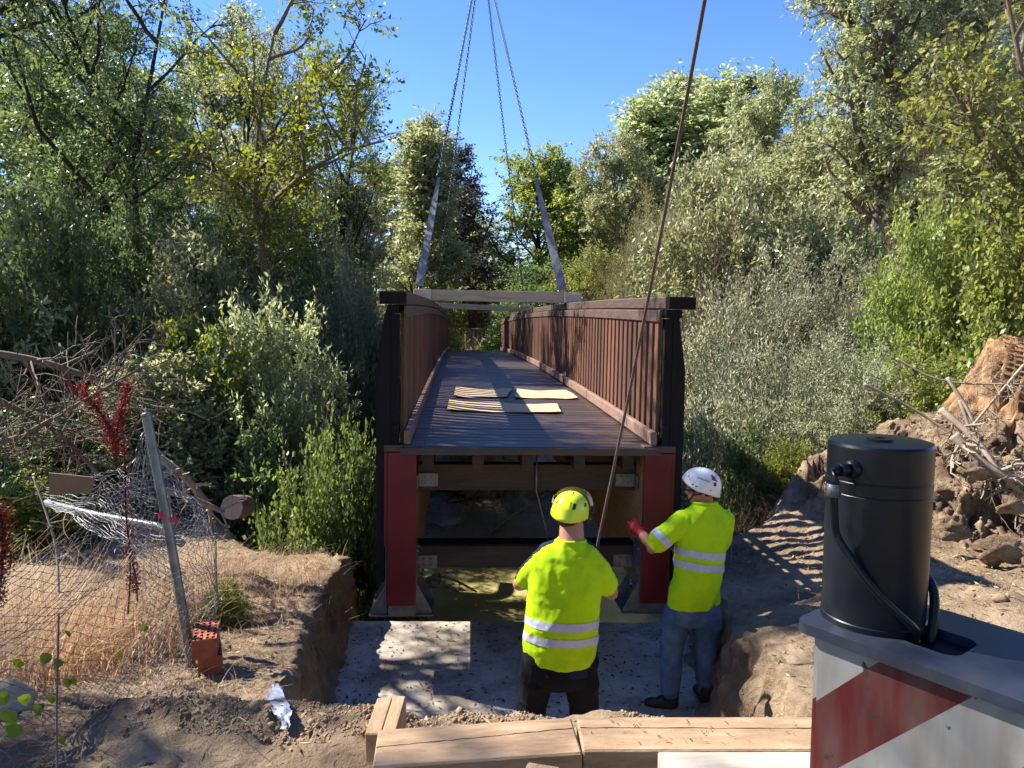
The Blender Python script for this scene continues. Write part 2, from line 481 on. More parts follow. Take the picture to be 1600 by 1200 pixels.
def clods(name, pts, size, m, seed=0):
    r = np.random.default_rng(seed)
    n = len(pts)
    s = size[0] + (size[1] * 0.25 - size[0]) * r.random(n) ** 3 + size[1] * 0.55 * r.random(n) * (r.random(n) > 0.99)
    base = ICO_V[None] * (1 + 0.75 * (r.random((n, len(ICO_V), 1)) - 0.5)) * s[:, None, None]
    base = base * (0.4 + 0.9 * r.random((n, 1, 3)))
    q = r.normal(0, 1, (n, 4)); q /= np.linalg.norm(q, axis=1, keepdims=True); w_, x_, y_, z_ = q.T
    Rm = np.stack([1 - 2 * (y_ * y_ + z_ * z_), 2 * (x_ * y_ - z_ * w_), 2 * (x_ * z_ + y_ * w_), 2 * (x_ * y_ + z_ * w_), 1 - 2 * (x_ * x_ + z_ * z_), 2 * (y_ * z_ - x_ * w_), 2 * (x_ * z_ - y_ * w_), 2 * (y_ * z_ + x_ * w_), 1 - 2 * (x_ * x_ + y_ * y_)], -1).reshape(n, 3, 3)
    V = np.einsum('nij,nkj->nki', Rm, base) + pts[:, None, :]
    F = (ICO_F[None] + (np.arange(n) * len(ICO_V))[:, None, None]).reshape(-1, 3)
    o = link(name, np_mesh(name, V.reshape(-1, 3), F, m))
    return tag(o, kind='stuff')

r = np.random.default_rng(3)
def scatter(n, x0, x1, y0, y1, keep=None, dz=0.0):
    x = r.uniform(x0, x1, n); y = r.uniform(y0, y1, n)
    if keep is not None:
        k = keep(x, y); x = x[k]; y = y[k]
    return np.stack([x, y, ground(x, y) + dz], -1)
def bare(x, y):
    d = np.minimum(np.minimum(x - pit_left(y), pit_right(y) - x), y - 2.98)
    return (d < -0.02)
c1 = scatter(5000, -3.2, 4.5, 1.8, 8.0, bare)
c2 = scatter(14000, -1.5, 1.9, 2.70, 3.0, lambda x, y: (fbm(x * 3, y * 3, 3) > -0.35))
c3 = scatter(1000, 2.2, 6.5, 4.2, 9.0, bare)
clods('dirt_clods', np.concatenate([c1, c3]), (0.002, 0.03), M['clod'], 1)['label'] = 'dry crumbs and clods of soil lying over the banks'
o = clods('loose_soil', c2, (0.0022, 0.036), M['clod'], 2)
o['label'] = 'crumbly pale soil heaped along the near rim of the pit'
for lo_, hi_, sd in (((-1.45, 5.0), (-0.8, 6.9), 1), ((1.2, 3.3), (1.8, 6.8), 2)):
    pass

def flakes(name, pts, L, W, m, seed=0, up=0.4):
    """flat leaf or straw quads lying about"""
    r = np.random.default_rng(seed); n = len(pts)
    a = r.uniform(0, 2 * math.pi, n)
    d = np.stack([np.cos(a), np.sin(a), r.normal(0, up, n) * 0.5], -1)
    sd = np.stack([-np.sin(a), np.cos(a), r.normal(0, up, n)], -1)
    l = (L * (0.5 + r.random(n)))[:, None]; w = (W * (0.5 + r.random(n)))[:, None]
    V = np.stack([pts - d * l / 2, pts + sd * w / 2, pts + d * l / 2, pts - sd * w / 2], 1)
    F = np.arange(n * 4).reshape(n, 4)
    o = link(name, np_mesh(name, V.reshape(-1, 3), F, m, tint=r.random(n)))
    return tag(o, kind='stuff')

M['litter'] = leaf_mat('dry_litter', (0.10, 0.06, 0.03), (0.22, 0.15, 0.08), (0.42, 0.33, 0.2), trans=0.1, rough=0.8, spec=0.1)
M['litter_dark'] = leaf_mat('dark_litter', (0.03, 0.02, 0.012), (0.06, 0.04, 0.025), (0.13, 0.09, 0.05), trans=0.05, rough=0.8, spec=0.1)
n = 1500
x = r.uniform(-1.45, 1.8, n); y = r.uniform(3.4, 6.8, n)
pts = np.stack([x, y, np.full(n, SLAB_Z + 0.006)], -1)
flakes('leaf_litter', pts, 0.042, 0.011, M['litter_dark'], 4, up=0.15)['label'] = 'small dark willow leaves scattered over the slab'
p = scatter(7000, -4.5, 6.5, 1.8, 9.5, bare, 0.008)
p2 = scatter(4500, 2.5, 6.5, 4.5, 9.0, None, 0.012)
flakes('ground_litter', np.concatenate([p, p2]), 0.045, 0.012, M['litter'], 5)['label'] = 'dead leaves and straw strewn over the bare soil'
p = scatter(9000, -8, 10, 12.2, 22, lambda x, y: fbm(x * 0.8, y * 0.8, 3) > -0.05, 0.01)
flakes('far_bank_litter', p, 0.10, 0.03, M['litter'], 6)['label'] = 'dead leaves and twigs on the far river bank'

# grass blades
def blades(name, roots, h, m, seed=0, lean=0.5, w=0.006, seg=3):
    r = np.random.default_rng(seed); n = len(roots)
    a = r.uniform(0, 2 * math.pi, n)
    H = h[0] + (h[1] - h[0]) * r.random(n)
    ln = lean * r.random(n) * H
    d = np.stack([np.cos(a), np.sin(a), np.zeros(n)], -1)
    sa = a + math.pi / 2 + r.normal(0, 0.6, n)
    s = np.stack([np.cos(sa), np.sin(sa), np.zeros(n)], -1)
    rows = []
    for i in range(seg + 1):
        t = i / seg
        c = roots + d * (ln * t ** 1.8)[:, None] * 1.6 + np.array([0, 0, 1.0]) * (H * (t - 0.25 * t * t * lean))[:, None]
        ww = w * (1 - 0.85 * t)
        rows += [c - s * ww / 2, c + s * ww / 2]
    V = np.stack(rows, 1)
    k = 2 * (seg + 1)
    base = (np.arange(n) * k)[:, None, None]
    q = np.array([[2 * i, 2 * i + 1, 2 * i + 3, 2 * i + 2] for i in range(seg)])[None]
    F = (base + q).reshape(-1, 4)
    o = link(name, np_mesh(name, V.reshape(-1, 3), F, m, tint=np.repeat(r.random(n), seg)))
    return tag(o, kind='stuff')
M['straw'] = leaf_mat('straw', (0.30, 0.21, 0.115), (0.49, 0.375, 0.21), (0.67, 0.55, 0.34), trans=0.25, rough=0.7, spec=0.2)
def clump(n, cx, cy, sx, sy):
    x = r.normal(cx, sx, n); y = r.normal(cy, sy, n)
    return np.stack([x, y, ground(x, y) - 0.01], -1)
gr = np.concatenate([scatter(13000, -5.2, -1.95, 2.2, 5.2, lambda x, y: (x < -1.95 - 0.22 * (y - 2.2) ** 1.0 + 0.25 * fbm(x * 3, y * 3, 2) + 0.0) & (np.abs(x) > 0)), clump(700, -2.5, 5.3, 0.18, 0.3), clump(700, -2.35, 4.4, 0.15, 0.4)])
low = np.concatenate([clump(1800, -2.3, 6.3, 0.45, 0.5), scatter(700, -3.2, -1.7, 4.5, 7.6, bare)])
blades('short_dry_grass', low, (0.04, 0.20), M['straw'], 12, lean=1.0, w=0.005)['label'] = 'short trampled dry grass on the left bank'
blades('dry_grass', gr, (0.15, 0.72), M['straw'], 2, lean=0.9, w=0.006)['label'] = 'tangled straw coloured grass behind the fallen wire fence'
gr = np.concatenate([scatter(260, -1.9, -1.0, 2.2, 7.0, bare), scatter(900, 2.2, 5.5, 7.2, 8.8, bare), scatter(300, 2.0, 5, 3, 7, bare)])
blades('sparse_dry_grass', gr, (0.04, 0.22), M['straw'], 3, lean=1.0, w=0.004)['label'] = 'thin dry grass tufts on the bare bank'
p = scatter(6000, -9, 6, 31, 48)
blades('far_dry_grass', p, (0.3, 1.1), M['straw'], 8, lean=0.7, w=0.05)['label'] = 'pale dry grass slope beyond the far end of the bridge'
# ------------------------------------------------------------------ trees
def unit(v): return v / (np.linalg.norm(v, axis=-1, keepdims=True) + 1e-9)

def batch_tubes(paths, radii, sides):
    """paths (M,n,3), radii (M,n) -> V, F"""
    Mn, n, _ = paths.shape
    t = np.gradient(paths, axis=1); t = unit(t)
    ref = np.where(np.abs(t[..., 2:3]) > 0.9, np.array([1.0, 0, 0]), np.array([0, 0, 1.0]))
    a = unit(np.cross(t, ref)); b_ = np.cross(t, a)
    ang = np.arange(sides) * 2 * math.pi / sides
    V = paths[:, :, None] + (a[:, :, None] * np.cos(ang)[:, None] + b_[:, :, None] * np.sin(ang)[:, None]) * radii[:, :, None, None]
    base = (np.arange(Mn) * n * sides)[:, None, None]
    i = np.arange(n - 1)[:, None] * sides; k = np.arange(sides)[None]; k2 = (k + 1) % sides
    q = np.stack([i + k, i + k2, i + sides + k2, i + sides + k], -1).reshape(1, -1, 4)
    F = (base + q).reshape(-1, 4)
    return V.reshape(-1, 3), F

def grow(rng, start, dirs, lens, n, up=0.0, wob=0.15, sag=0.0):
    p = start.copy(); d = unit(dirs); out = [p.copy()]
    for i in range(n - 1):
        d = d + rng.normal(0, wob, d.shape); d[:, 2] += up - sag * (i / n)
        d = unit(d)
        p = p + d * (lens / (n - 1))[:, None]
        out.append(p.copy())
    return np.stack(out, 1)

def sample(paths, which, s):
    n = paths.shape[1]
    f = s * (n - 1); i = np.clip(f.astype(int), 0, n - 2); w = (f - i)[:, None]
    A = paths[which, i]; B = paths[which, i + 1]
    return A * (1 - w) + B * w, unit(B - A)

def side_dirs(rng, t, spread):
    r = rng.normal(0, 1, t.shape)
    r = unit(r - t * (r * t).sum(-1, keepdims=True))
    return unit(t * (1 - spread) + r * spread)

def leaves_on(rng, paths, k, L, W, s0=0.15, droop=0.3, off=0.03, var=0.5):
    n = len(paths)
    which = np.repeat(np.arange(n), k)
    s = s0 + (1 - s0) * rng.random(n * k)
    p, t = sample(paths, which, s)
    p = p + rng.normal(0, off, p.shape)
    d = unit(t * 0.6 + rng.normal(0, 0.7, t.shape)); d[:, 2] -= droop; d = unit(d)
    nr = unit(rng.normal(0, 0.75, t.shape) + np.array([0, 0, 0.75]))
    sd = unit(np.cross(d, nr))
    l = (L * (1 - var / 2 + var * rng.random(n * k)))[:, None]; w = (W * (1 - var / 2 + var * rng.random(n * k)))[:, None]
    V = np.stack([p, p + d * l * 0.45 + sd * w / 2, p + d * l, p + d * l * 0.45 - sd * w / 2], 1)
    return V.reshape(-1, 3), np.arange(n * k * 4).reshape(-1, 4), which

def tree_meshes(seed, H=9.0, trunk=None, r0=0.14, nlimb=14, first=0.25, spread=3.0, shape='oval', sub=7, twig=7, leaf=(0.075, 0.03), per=9,
                up=0.08, sag=0.0, m_bark='bark', m_leaf='leaf_sage', droop=0.3, clumpy=0.5, twig_len=0.55, angle=0.65, off=0.03, tint_bias=0.0):
    rng = np.random.default_rng(seed)
    nT = 12
    if trunk is None:
        tp = grow(rng, np.zeros((1, 3)), np.array([[rng.normal(0, 0.06), rng.normal(0, 0.06), 1.0]]), np.array([H * 0.92]), nT, up=0.06, wob=0.07)
    else:
        T = np.asarray(trunk, float)                 # (k, m, 3) several stems
        tp = T if T.ndim == 3 else T[None]
    nS, nT = tp.shape[:2]
    rt = np.linspace(1, 0.18, nT)[None] * r0 * np.ones((nS, 1))
    rt[:, 0] *= 1.35
    VV, FF = [], []
    def add(V, F):
        off_ = sum(len(v) for v in VV)
        VV.append(V); FF.append(F + off_)
    add(*batch_tubes(tp, rt, 8))
    # limbs
    which = rng.integers(0, nS, nlimb)
    s = first + (1 - first) * (np.arange(nlimb) + rng.random(nlimb)) / nlimb
    s = np.clip(s, 0, 0.99)
    p, t = sample(tp, which, s)
    az = np.arange(nlimb) * 2.4 + rng.random(nlimb)
    out = np.stack([np.cos(az), np.sin(az), np.full(nlimb, 0.45)], -1)
    d = unit(out * angle + t * (1 - angle) + rng.normal(0, 0.1, out.shape))
    q = (s - first) / (1 - first)
    prof = {'oval': 0.45 + 0.75 * np.sin(np.pi * (0.15 + 0.8 * q)), 'cone': 1.15 - 0.85 * q, 'top': 0.6 + 0.6 * q, 'narrow': 0.5 + 0.15 * np.sin(np.pi * q)}[shape]
    ll = spread * prof * rng.uniform(0.75, 1.2, nlimb)
    limbs = grow(rng, p, d, ll, 9, up=up, wob=0.13, sag=sag)
    rl = np.linspace(1, 0.25, 9)[None] * (r0 * 0.42 * (ll / ll.max()) ** 0.7)[:, None]
    add(*batch_tubes(limbs, rl, 5))
    # sub branches
    nb = nlimb * sub
    which = np.repeat(np.arange(nlimb), sub); s = 0.2 + 0.8 * rng.random(nb)
    p, t = sample(limbs, which, s)
    lb = spread * 0.42 * rng.uniform(0.5, 1.2, nb) * (1.15 - 0.5 * s)
    subs = grow(rng, p, side_dirs(rng, t, 0.6), lb, 6, up=up * 0.6, wob=0.18, sag=sag)
    rb = np.linspace(1, 0.3, 6)[None] * (r0 * 0.13) * np.ones((nb, 1))
    add(*batch_tubes(subs, rb, 3))
    # twigs
    nw = nb * twig
    which = np.repeat(np.arange(nb), twig); s = 0.15 + 0.85 * rng.random(nw)
    p, t = sample(subs, which, s)
    tw = grow(rng, p, side_dirs(rng, t, 0.55), twig_len * rng.uniform(0.5, 1.3, nw), 4, up=0.03, wob=0.22, sag=sag * 1.5 + 0.05)
    rw = np.linspace(1, 0.4, 4)[None] * max(0.004, r0 * 0.03) * np.ones((nw, 1))
    add(*batch_tubes(tw, rw, 3))
    wood = np_mesh('trunk', np.concatenate(VV), np.concatenate(FF), M[m_bark], sm=True)
    V, F, wh = leaves_on(rng, tw, per, leaf[0], leaf[1], droop=droop, off=off)
    if clumpy:
        keepb = rng.random(nb) > clumpy * 0.35
        kk = keepb[which[wh]]
        F = F[kk]
        used = F.ravel(); V = V[used]; F = np.arange(len(used)).reshape(-1, 4); wh = wh[kk]
    tb = rng.normal(0, 0.16, nw)[wh]
    tint = np.clip(0.45 + tint_bias + tb + rng.normal(0, 0.16, len(F)), 0, 1)
    crown = np_mesh('crown', V, F, M[m_leaf], tint=tint)
    return wood, crown

def place(name, meshes, x, y, s=1.0, rz=0.0, sz=None, label=None, cat='tree', group=None, parts=('trunk', 'crown'), z=None, leaf_m=None):
    o = empty(name, (x, y, (gz(x, y) if z is None else z) - 0.05), label, cat, group)
    o.rotation_euler = (0, 0, rz)
    o.scale = (s, s, sz or s)
    for nm, me in zip(parts, meshes):
        c = link(nm, me, o)
    return o

M['leaf_sage'] = leaf_mat('sage_leaf', (0.15, 0.18, 0.082), (0.265, 0.30, 0.15), (0.38, 0.41, 0.23), trans=0.45, rough=0.38, spec=0.6)
M['leaf_deep'] = leaf_mat('deep_green_leaf', (0.052, 0.090, 0.034), (0.098, 0.150, 0.054), (0.165, 0.22, 0.085), trans=0.45, rough=0.4, spec=0.5)
M['leaf_fresh'] = leaf_mat('fresh_leaf', (0.085, 0.135, 0.025), (0.155, 0.215, 0.040), (0.235, 0.30, 0.06), trans=0.5, rough=0.4, spec=0.45)
M['leaf_olive'] = leaf_mat('olive_leaf', (0.08, 0.098, 0.052), (0.145, 0.168, 0.094), (0.22, 0.245, 0.15), trans=0.3, rough=0.5, spec=0.4)
M['leaf_silver'] = leaf_mat('silver_leaf', (0.20, 0.235, 0.135), (0.32, 0.36, 0.22), (0.44, 0.47, 0.32), trans=0.42, rough=0.5, spec=0.4)
M['leaf_pale'] = leaf_mat('pale_yellow_green_leaf', (0.13, 0.14, 0.05), (0.22, 0.225, 0.09), (0.32, 0.31, 0.15), trans=0.35, rough=0.5, spec=0.3)
M['leaf_brown'] = leaf_mat('brownish_leaf', (0.040, 0.038, 0.026), (0.075, 0.07, 0.05), (0.125, 0.11, 0.085), trans=0.2, rough=0.6, spec=0.3)
M['leaf_red'] = leaf_mat('rust_seed', (0.09, 0.018, 0.012), (0.17, 0.03, 0.02), (0.26, 0.06, 0.035), trans=0.15, rough=0.7, spec=0.2)
M['leaf_dry'] = leaf_mat('dry_leaf', (0.10, 0.06, 0.03), (0.20, 0.13, 0.07), (0.32, 0.22, 0.13), trans=0.2, rough=0.7, spec=0.2)

# --- the airy left trees: their own stems, then shared kinds for the rest
def stems(*polys, n=12):
    out = []
    for p in polys:
        p = np.asarray(p, float)
        d = np.concatenate([[0], np.cumsum(np.linalg.norm(np.diff(p, axis=0), axis=1))]); d /= d[-1]
        t = np.linspace(0, 1, n)
        out.append(np.stack([np.interp(t, d, p[:, i]) for i in range(3)], -1))
    return np.stack(out)

def stem_px(base, Y, pts):
    """stem through photographed points, relative to base"""
    out = [Vector((0, 0, 0))]
    for q in pts:
        px, py = q[0], q[1]; yy = Y + (q[2] if len(q) > 2 else 0)
        out.append(P(px, py, yy) - base)
    return [tuple(v) for v in out]

base2 = Vector((P(215, 600, 16).x, 16.0, gz(P(215, 600, 16).x, 16)))
T2 = tree_meshes(21, trunk=stems(stem_px(base2, 16, [(217, 430), (208, 260), (235, 120), (260, -20)]),
                                 stem_px(base2, 16, [(216, 450), (150, 300, -.5), (60, 200, -1), (20, 60, -1.2)]),
                                 stem_px(base2, 16, [(216, 450), (150, 300, -.4), (200, 200, .4), (130, 100, .6), (90, -30, .5)])),
                 r0=0.125, nlimb=34, first=0.42, spread=2.6, sub=8, twig=9, leaf=(0.105, 0.038), per=13, m_leaf='leaf_deep', shape='top', angle=0.7, clumpy=0.7)
place('willow_tree', T2, base2.x, base2.y, z=base2.z, label='tall dark tree with three leaning black stems at the left', cat='tree')

base3 = Vector((P(458, 640, 13.6).x, 13.6, gz(P(458, 640, 13.6).x, 13.6) - 0.2))
T3 = tree_meshes(33, trunk=stems(stem_px(base3, 13.6, [(455, 610), (430, 500), (400, 350), (398, 240), (412, 130), (430, 40)]),
                                 stem_px(base3, 13.6, [(455, 610), (430, 500), (404, 345), (440, 290, -.3), (520, 235, -.7), (600, 215, -1)]),
                                 stem_px(base3, 13.6, [(455, 610), (430, 500), (400, 350), (398, 250), (470, 130, .2), (560, 130, .2)])),
                 r0=0.10, nlimb=24, first=0.48, spread=1.9, sub=7, twig=8, leaf=(0.095, 0.050), per=8, m_bark='bark_pale', m_leaf='leaf_fresh', shape='top', angle=0.75, clumpy=0.7, twig_len=0.42)
place('ash_tree', T3, base3.x, base3.y, z=base3.z, label='slender ash with yellow-green backlit leaves left of the bridge', cat='tree')

# shared kinds
K = {}
K['sage'] = tree_meshes(41, H=9, r0=0.16, nlimb=26, first=0.10, spread=2.7, sub=9, twig=9, leaf=(0.145, 0.058), per=16, m_leaf='leaf_sage', m_bark='bark_pale', clumpy=0.3, up=0.12, droop=0.35, twig_len=0.6)
K['sage_b'] = tree_meshes(42, H=9, r0=0.15, nlimb=30, first=0.06, spread=2.0, shape='cone', sub=8, twig=9, leaf=(0.14, 0.055), per=14, m_leaf='leaf_sage', clumpy=0.4, up=0.22, droop=0.2, twig_len=0.5)
K['airy'] = tree_meshes(47, H=9, r0=0.13, nlimb=20, first=0.25, spread=2.4, sub=8, twig=8, leaf=(0.115, 0.045), per=13, m_leaf='leaf_deep', m_bark='bark', clumpy=0.7, up=0.14, twig_len=0.6)
K['deep'] = tree_meshes(43, H=9, r0=0.15, nlimb=26, first=0.08, spread=2.6, sub=9, twig=9, leaf=(0.125, 0.056), per=13, m_leaf='leaf_deep', clumpy=0.5, up=0.10, twig_len=0.6)
M['leaf_light'] = leaf_mat('light_green_leaf', (0.11, 0.15, 0.038), (0.195, 0.245, 0.066), (0.29, 0.33, 0.115), trans=0.45, rough=0.45, spec=0.4)
K['light'] = tree_meshes(44, H=9, r0=0.15, nlimb=26, first=0.06, spread=2.5, sub=8, twig=8, leaf=(0.155, 0.070), per=13, m_leaf='leaf_light', clumpy=0.3, up=0.18, twig_len=0.6)
K['brown'] = tree_meshes(45, H=9, r0=0.16, nlimb=24, first=0.06, spread=2.4, sub=8, twig=8, leaf=(0.14, 0.07), per=9, m_leaf='leaf_brown', clumpy=0.5, up=0.15, twig_len=0.5)
K['olive'] = tree_meshes(46, H=6, r0=0.10, nlimb=34, first=0.02, spread=2.1, sub=9, twig=8, leaf=(0.10, 0.026), per=11, m_leaf='leaf_olive', clumpy=0.2, up=0.30, droop=-0.2, twig_len=0.5)
def with_leaf(k, mname, nm='crown'):
    me = K[k][1].copy(); me.materials.clear(); me.materials.append(M[mname]); return (K[k][0], me)
K['airy_s'] = with_leaf('airy', 'leaf_sage')
K['airy_l'] = with_leaf('airy', 'leaf_light')
K['silver'] = with_leaf('olive', 'leaf_silver')
K['pale'] = with_leaf('olive', 'leaf_pale')
# shrubs
def shrub(seed, m_leaf, ncl=300, Rr=1.3, H=2.7, leaf=(0.08, 0.04), per=9, ntw=9, tl=0.28, up=0.10, m_bark='twig', droop=0.2, sag=0.0, lump=0.35, upright=0.3):
    """a dome-shaped bush: sprays of twigs at uneven clusters through the volume, stems down to the root"""
    rng = np.random.default_rng(seed)
    a = rng.uniform(0, 2 * math.pi, ncl); e = np.arcsin(rng.uniform(0.0, 1.0, ncl))
    rad = rng.uniform(0.30, 1.0, ncl) ** 0.6
    lum = 1 + lump * (fbm(np.cos(a) * 1.7 + seed, np.sin(a) * 1.7 + e * 1.5, 3))
    dirv = np.stack([np.cos(a) * np.cos(e), np.sin(a) * np.cos(e), np.sin(e)], -1)
    c = dirv * (rad * lum)[:, None] * np.array([Rr, Rr, H * 0.93]); c[:, 2] += 0.08
    # stems
    t = np.linspace(0, 1, 7)[None, :, None]
    root = np.concatenate([c[:, :2] * 0.12, np.zeros((ncl, 1))], 1)
    mid = (root + c) / 2 + rng.normal(0, 0.06 * Rr, c.shape); mid[:, 2] += 0.12 * c[:, 2]
    path = root[:, None] * (1 - t) ** 2 + mid[:, None] * 2 * t * (1 - t) + c[:, None] * t ** 2
    V1, F1 = batch_tubes(path[::2], np.linspace(1.4, .5, 7)[None] * 0.008 * np.ones((len(path[::2]), 1)), 3)
    which = np.repeat(np.arange(ncl), ntw)
    d = unit(dirv[which] * 0.6 + rng.normal(0, 0.6, (ncl * ntw, 3)) + np.array([0, 0, upright]))
    tw = grow(rng, c[which] + rng.normal(0, 0.06, (ncl * ntw, 3)), d, tl * rng.uniform(0.5, 1.4, ncl * ntw), 4, up=up, wob=0.15, sag=sag)
    V2, F2 = batch_tubes(tw, np.full(tw.shape[:2], 0.0028), 3)
    wood = np_mesh('stem', np.concatenate([V1, V2]), np.concatenate([F1, F2 + len(V1)]), M[m_bark])
    V, F, wh = leaves_on(rng, tw, per, leaf[0], leaf[1], s0=0.0, droop=droop, off=0.025)
    ctint = rng.normal(0, 0.13, ncl)[which][wh]
    tint = np.clip(0.45 + ctint + rng.normal(0, 0.15, len(F)), 0, 1)
    return wood, np_mesh('foliage', V, F, M[m_leaf], tint=tint)
S = {}
S['fresh'] = shrub(61, 'leaf_fresh', leaf=(0.078, 0.052), per=8, ntw=8)
S['deep'] = shrub(62, 'leaf_deep', leaf=(0.090, 0.045), per=9, ntw=9)
S['sage'] = shrub(63, 'leaf_sage', leaf=(0.105, 0.042), per=9, ntw=9, up=0.02)
S['silver'] = shrub(64, 'leaf_silver', ncl=420, leaf=(0.058, 0.017), per=11, ntw=11, tl=0.42, up=0.16, droop=-0.5, upright=0.8)
S['bramble'] = shrub(65, 'leaf_light', ncl=300, H=1.6, Rr=1.5, leaf=(0.06, 0.045), per=8, up=-0.02, sag=0.2)
S['sage_big'] = shrub(67, 'leaf_sage', ncl=720, Rr=2.6, H=5.4, leaf=(0.13, 0.052), per=9, ntw=9, tl=0.5)
S['silver_big'] = shrub(68, 'leaf_silver', ncl=800, Rr=2.6, H=5.4, leaf=(0.075, 0.022), per=11, ntw=10, tl=0.6, up=0.16, droop=-0.5, upright=0.8)
def s_with(k, mname):
    me = S[k][1].copy(); me.materials.clear(); me.materials.append(M[mname]); return (S[k][0], me)
S['bright'] = s_with('fresh', 'leaf_light')
S['dry'] = shrub(66, 'leaf_dry', ncl=260, leaf=(0.05, 0.02), per=1, ntw=12, tl=0.5, up=0.05)

def atpx(px, Y): return (px - 800) / FPX * Y / math.cos(PITCH) * 1.0
def tree_at(name, kind, px, Y, top_py, w_px, label, rz=0.0, group=None, H0=9.0, W0=None):
    """a tree whose top reaches top_py and whose crown is about w_px wide in the photograph"""
    x = atpx(px, Y); z0 = gz(x, Y)
    zt = P(px, top_py, Y).z
    cr = K[kind][1]
    if not cr.get('hh'):
        co = np.empty(len(cr.vertices) * 3, np.float32); cr.vertices.foreach_get('co', co); co = co.reshape(-1, 3)
        cr['hh'] = float(np.percentile(co[:, 2], 99.7)); cr['ww'] = float(np.percentile(np.hypot(co[:, 0], co[:, 1]), 97) * 2)
    sz = (zt - z0) / cr['hh']; s = (w_px / FPX * Y) / cr['ww']
    return place(name, K[kind], x, Y, s=s, sz=sz, rz=rz, label=label, cat='tree', group=group)
def shrub_at(kind, px, Y, top_py, w_px, label, rz=0.0, name='shrub', group=None):
    if 9.0 < Y < 12.9 and (abs(atpx(px, Y)) < 2.6 or Y > 11.1) and px < 1400: Y = 13.0 + (Y - 9.0) * 0.3
    x = atpx(px, Y); z0 = gz(x, Y); zt = P(px, top_py, Y).z
    if w_px / FPX * Y > 4.0 or zt - z0 > 4.2: kind += '_big'
    cr = S[kind][1]
    if not cr.get('hh'):
        co = np.empty(len(cr.vertices) * 3, np.float32); cr.vertices.foreach_get('co', co); co = co.reshape(-1, 3)
        cr['hh'] = float(np.percentile(co[:, 2], 99)); cr['ww'] = float(np.percentile(np.hypot(co[:, 0], co[:, 1]), 95) * 2)
    return place(name, S[kind], x, Y, s=(w_px / FPX * Y) / cr['ww'], sz=(zt - z0) / cr['hh'], rz=rz, label=label, cat='shrub', group=group, parts=('stem', 'foliage'))

tree_at('willow_tree', 'airy', -60, 15, -120, 520, 'tall dark tree standing behind the wire fence at the far left', 0.3)
tree_at('willow_tree', 'airy', 90, 26, -10, 380, 'dark tree filling the gap behind the three black stems', 1.3)
tree_at('willow_tree', 'airy_s', 330, 20, 0, 300, 'grey-green tree rising behind the slender ash', 2.3)
tree_at('willow_tree', 'airy_s', 445, 23, 20, 200, 'wispy pale tree whose tips show above the slender ash', 4.0)
tree_at('willow_tree', 'airy_l', 545, 22, 110, 230, 'light green tree behind the arching branch of the ash', 0.8)
tree_at('willow_tree', 'olive', 575, 21, 250, 180, 'olive-grey feathery tree just left of the bridge railing', 0.2)
tree_at('willow_tree', 'sage_b', 655, 26, 178, 150, 'small pale tree beside the left sling', 1.7)
tree_at('evergreen_oak', 'brown', 738, 36, 222, 160, 'dark brownish tree standing alone beyond the bridge', 0.5)
tree_at('evergreen_oak', 'brown', 690, 34, 290, 150, 'low dark tree between the left sling and the bridge far end', 2.5)
tree_at('willow_tree', 'light', 858, 33, 214, 230, 'light green tree behind the right sling', 2.0)
tree_at('willow_tree', 'light', 930, 36, 255, 200, 'light green tree just right of the sling, lower than its neighbour', 3.1)
tree_at('poplar_tree', 'sage_b', 1000, 36, 135, 200, 'leftmost pale poplar of the right-hand wood', 0.9)
tree_at('poplar_tree', 'sage_b', 1082, 38, 112, 200, 'pale poplar with the topmost spire beside the rope', 2.9)
tree_at('poplar_tree', 'sage_b', 1155, 34, 122, 220, 'rounded pale poplar right of the rope', 4.4)
tree_at('poplar_tree', 'sage', 1225, 27, 118, 200, 'sage green tree in the middle of the right-hand wood', 1.2)
tree_at('poplar_tree', 'sage', 1130, 22, 235, 260, 'broad lower sage tree standing right of the bridge rail', 5.2)
tree_at('poplar_tree', 'sage', 1290, 22, 190, 250, 'bushy sage tree left of the forked trunk', 0.1)
tree_at('poplar_tree', 'sage', 1540, 24, -60, 420, 'tall sage tree behind the close branch on the right', 2.1)
tree_at('poplar_tree', 'sage_b', 1470, 27, -20, 260, 'upright sage tree behind the forked trunk', 3.8)
for i, (px, Y, tp, w, kd) in enumerate([(-160, 34, 40, 420, 'deep'), (60, 36, 120, 360, 'deep'), (250, 34, 150, 300, 'sage'), (420, 38, 200, 300, 'deep'), (560, 44, 250, 260, 'sage'),
                                        (660, 46, 330, 220, 'light'), (775, 50, 330, 300, 'pale'), (850, 46, 372, 200, 'light'), (970, 46, 290, 220, 'sage'), (1120, 48, 240, 280, 'sage'), (1300, 44, 200, 300, 'sage'), (1450, 42, 170, 300, 'deep'), (1620, 40, 120, 320, 'sage')]):
    lab = ['far-off dark tree at the left border of the photo', 'far-off dark tree behind the three stems', 'distant sage tree low behind the slender ash', 'distant dark tree filling in under the ash', 'distant sage tree left of the left sling',
           'distant light tree low beside the left sling', 'distant yellowish tree over the far end of the bridge', 'distant light tree low behind the right sling', 'distant sage tree right of the slings', 'distant sage tree behind the leftmost poplars',
           'distant sage tree behind the middle of the right-hand wood', 'distant dark tree behind the forked trunk', 'distant sage tree at the right border of the photo'][i]
    tree_at('distant_tree', kd, px, Y, tp, w, lab, i * 1.1)

tree_at('poplar_tree', 'sage', 965, 32, 215, 170, 'lower sage tree between the slings and the leftmost poplar', 2.2)
tree_at('willow_tree', 'deep', 130, 20, 20, 330, 'full dark tree filling in behind the leftmost black stem', 2.6)
tree_at('willow_tree', 'sage', 300, 25, 60, 260, 'pale sage tree filling the gap left of the slender ash', 4.9)
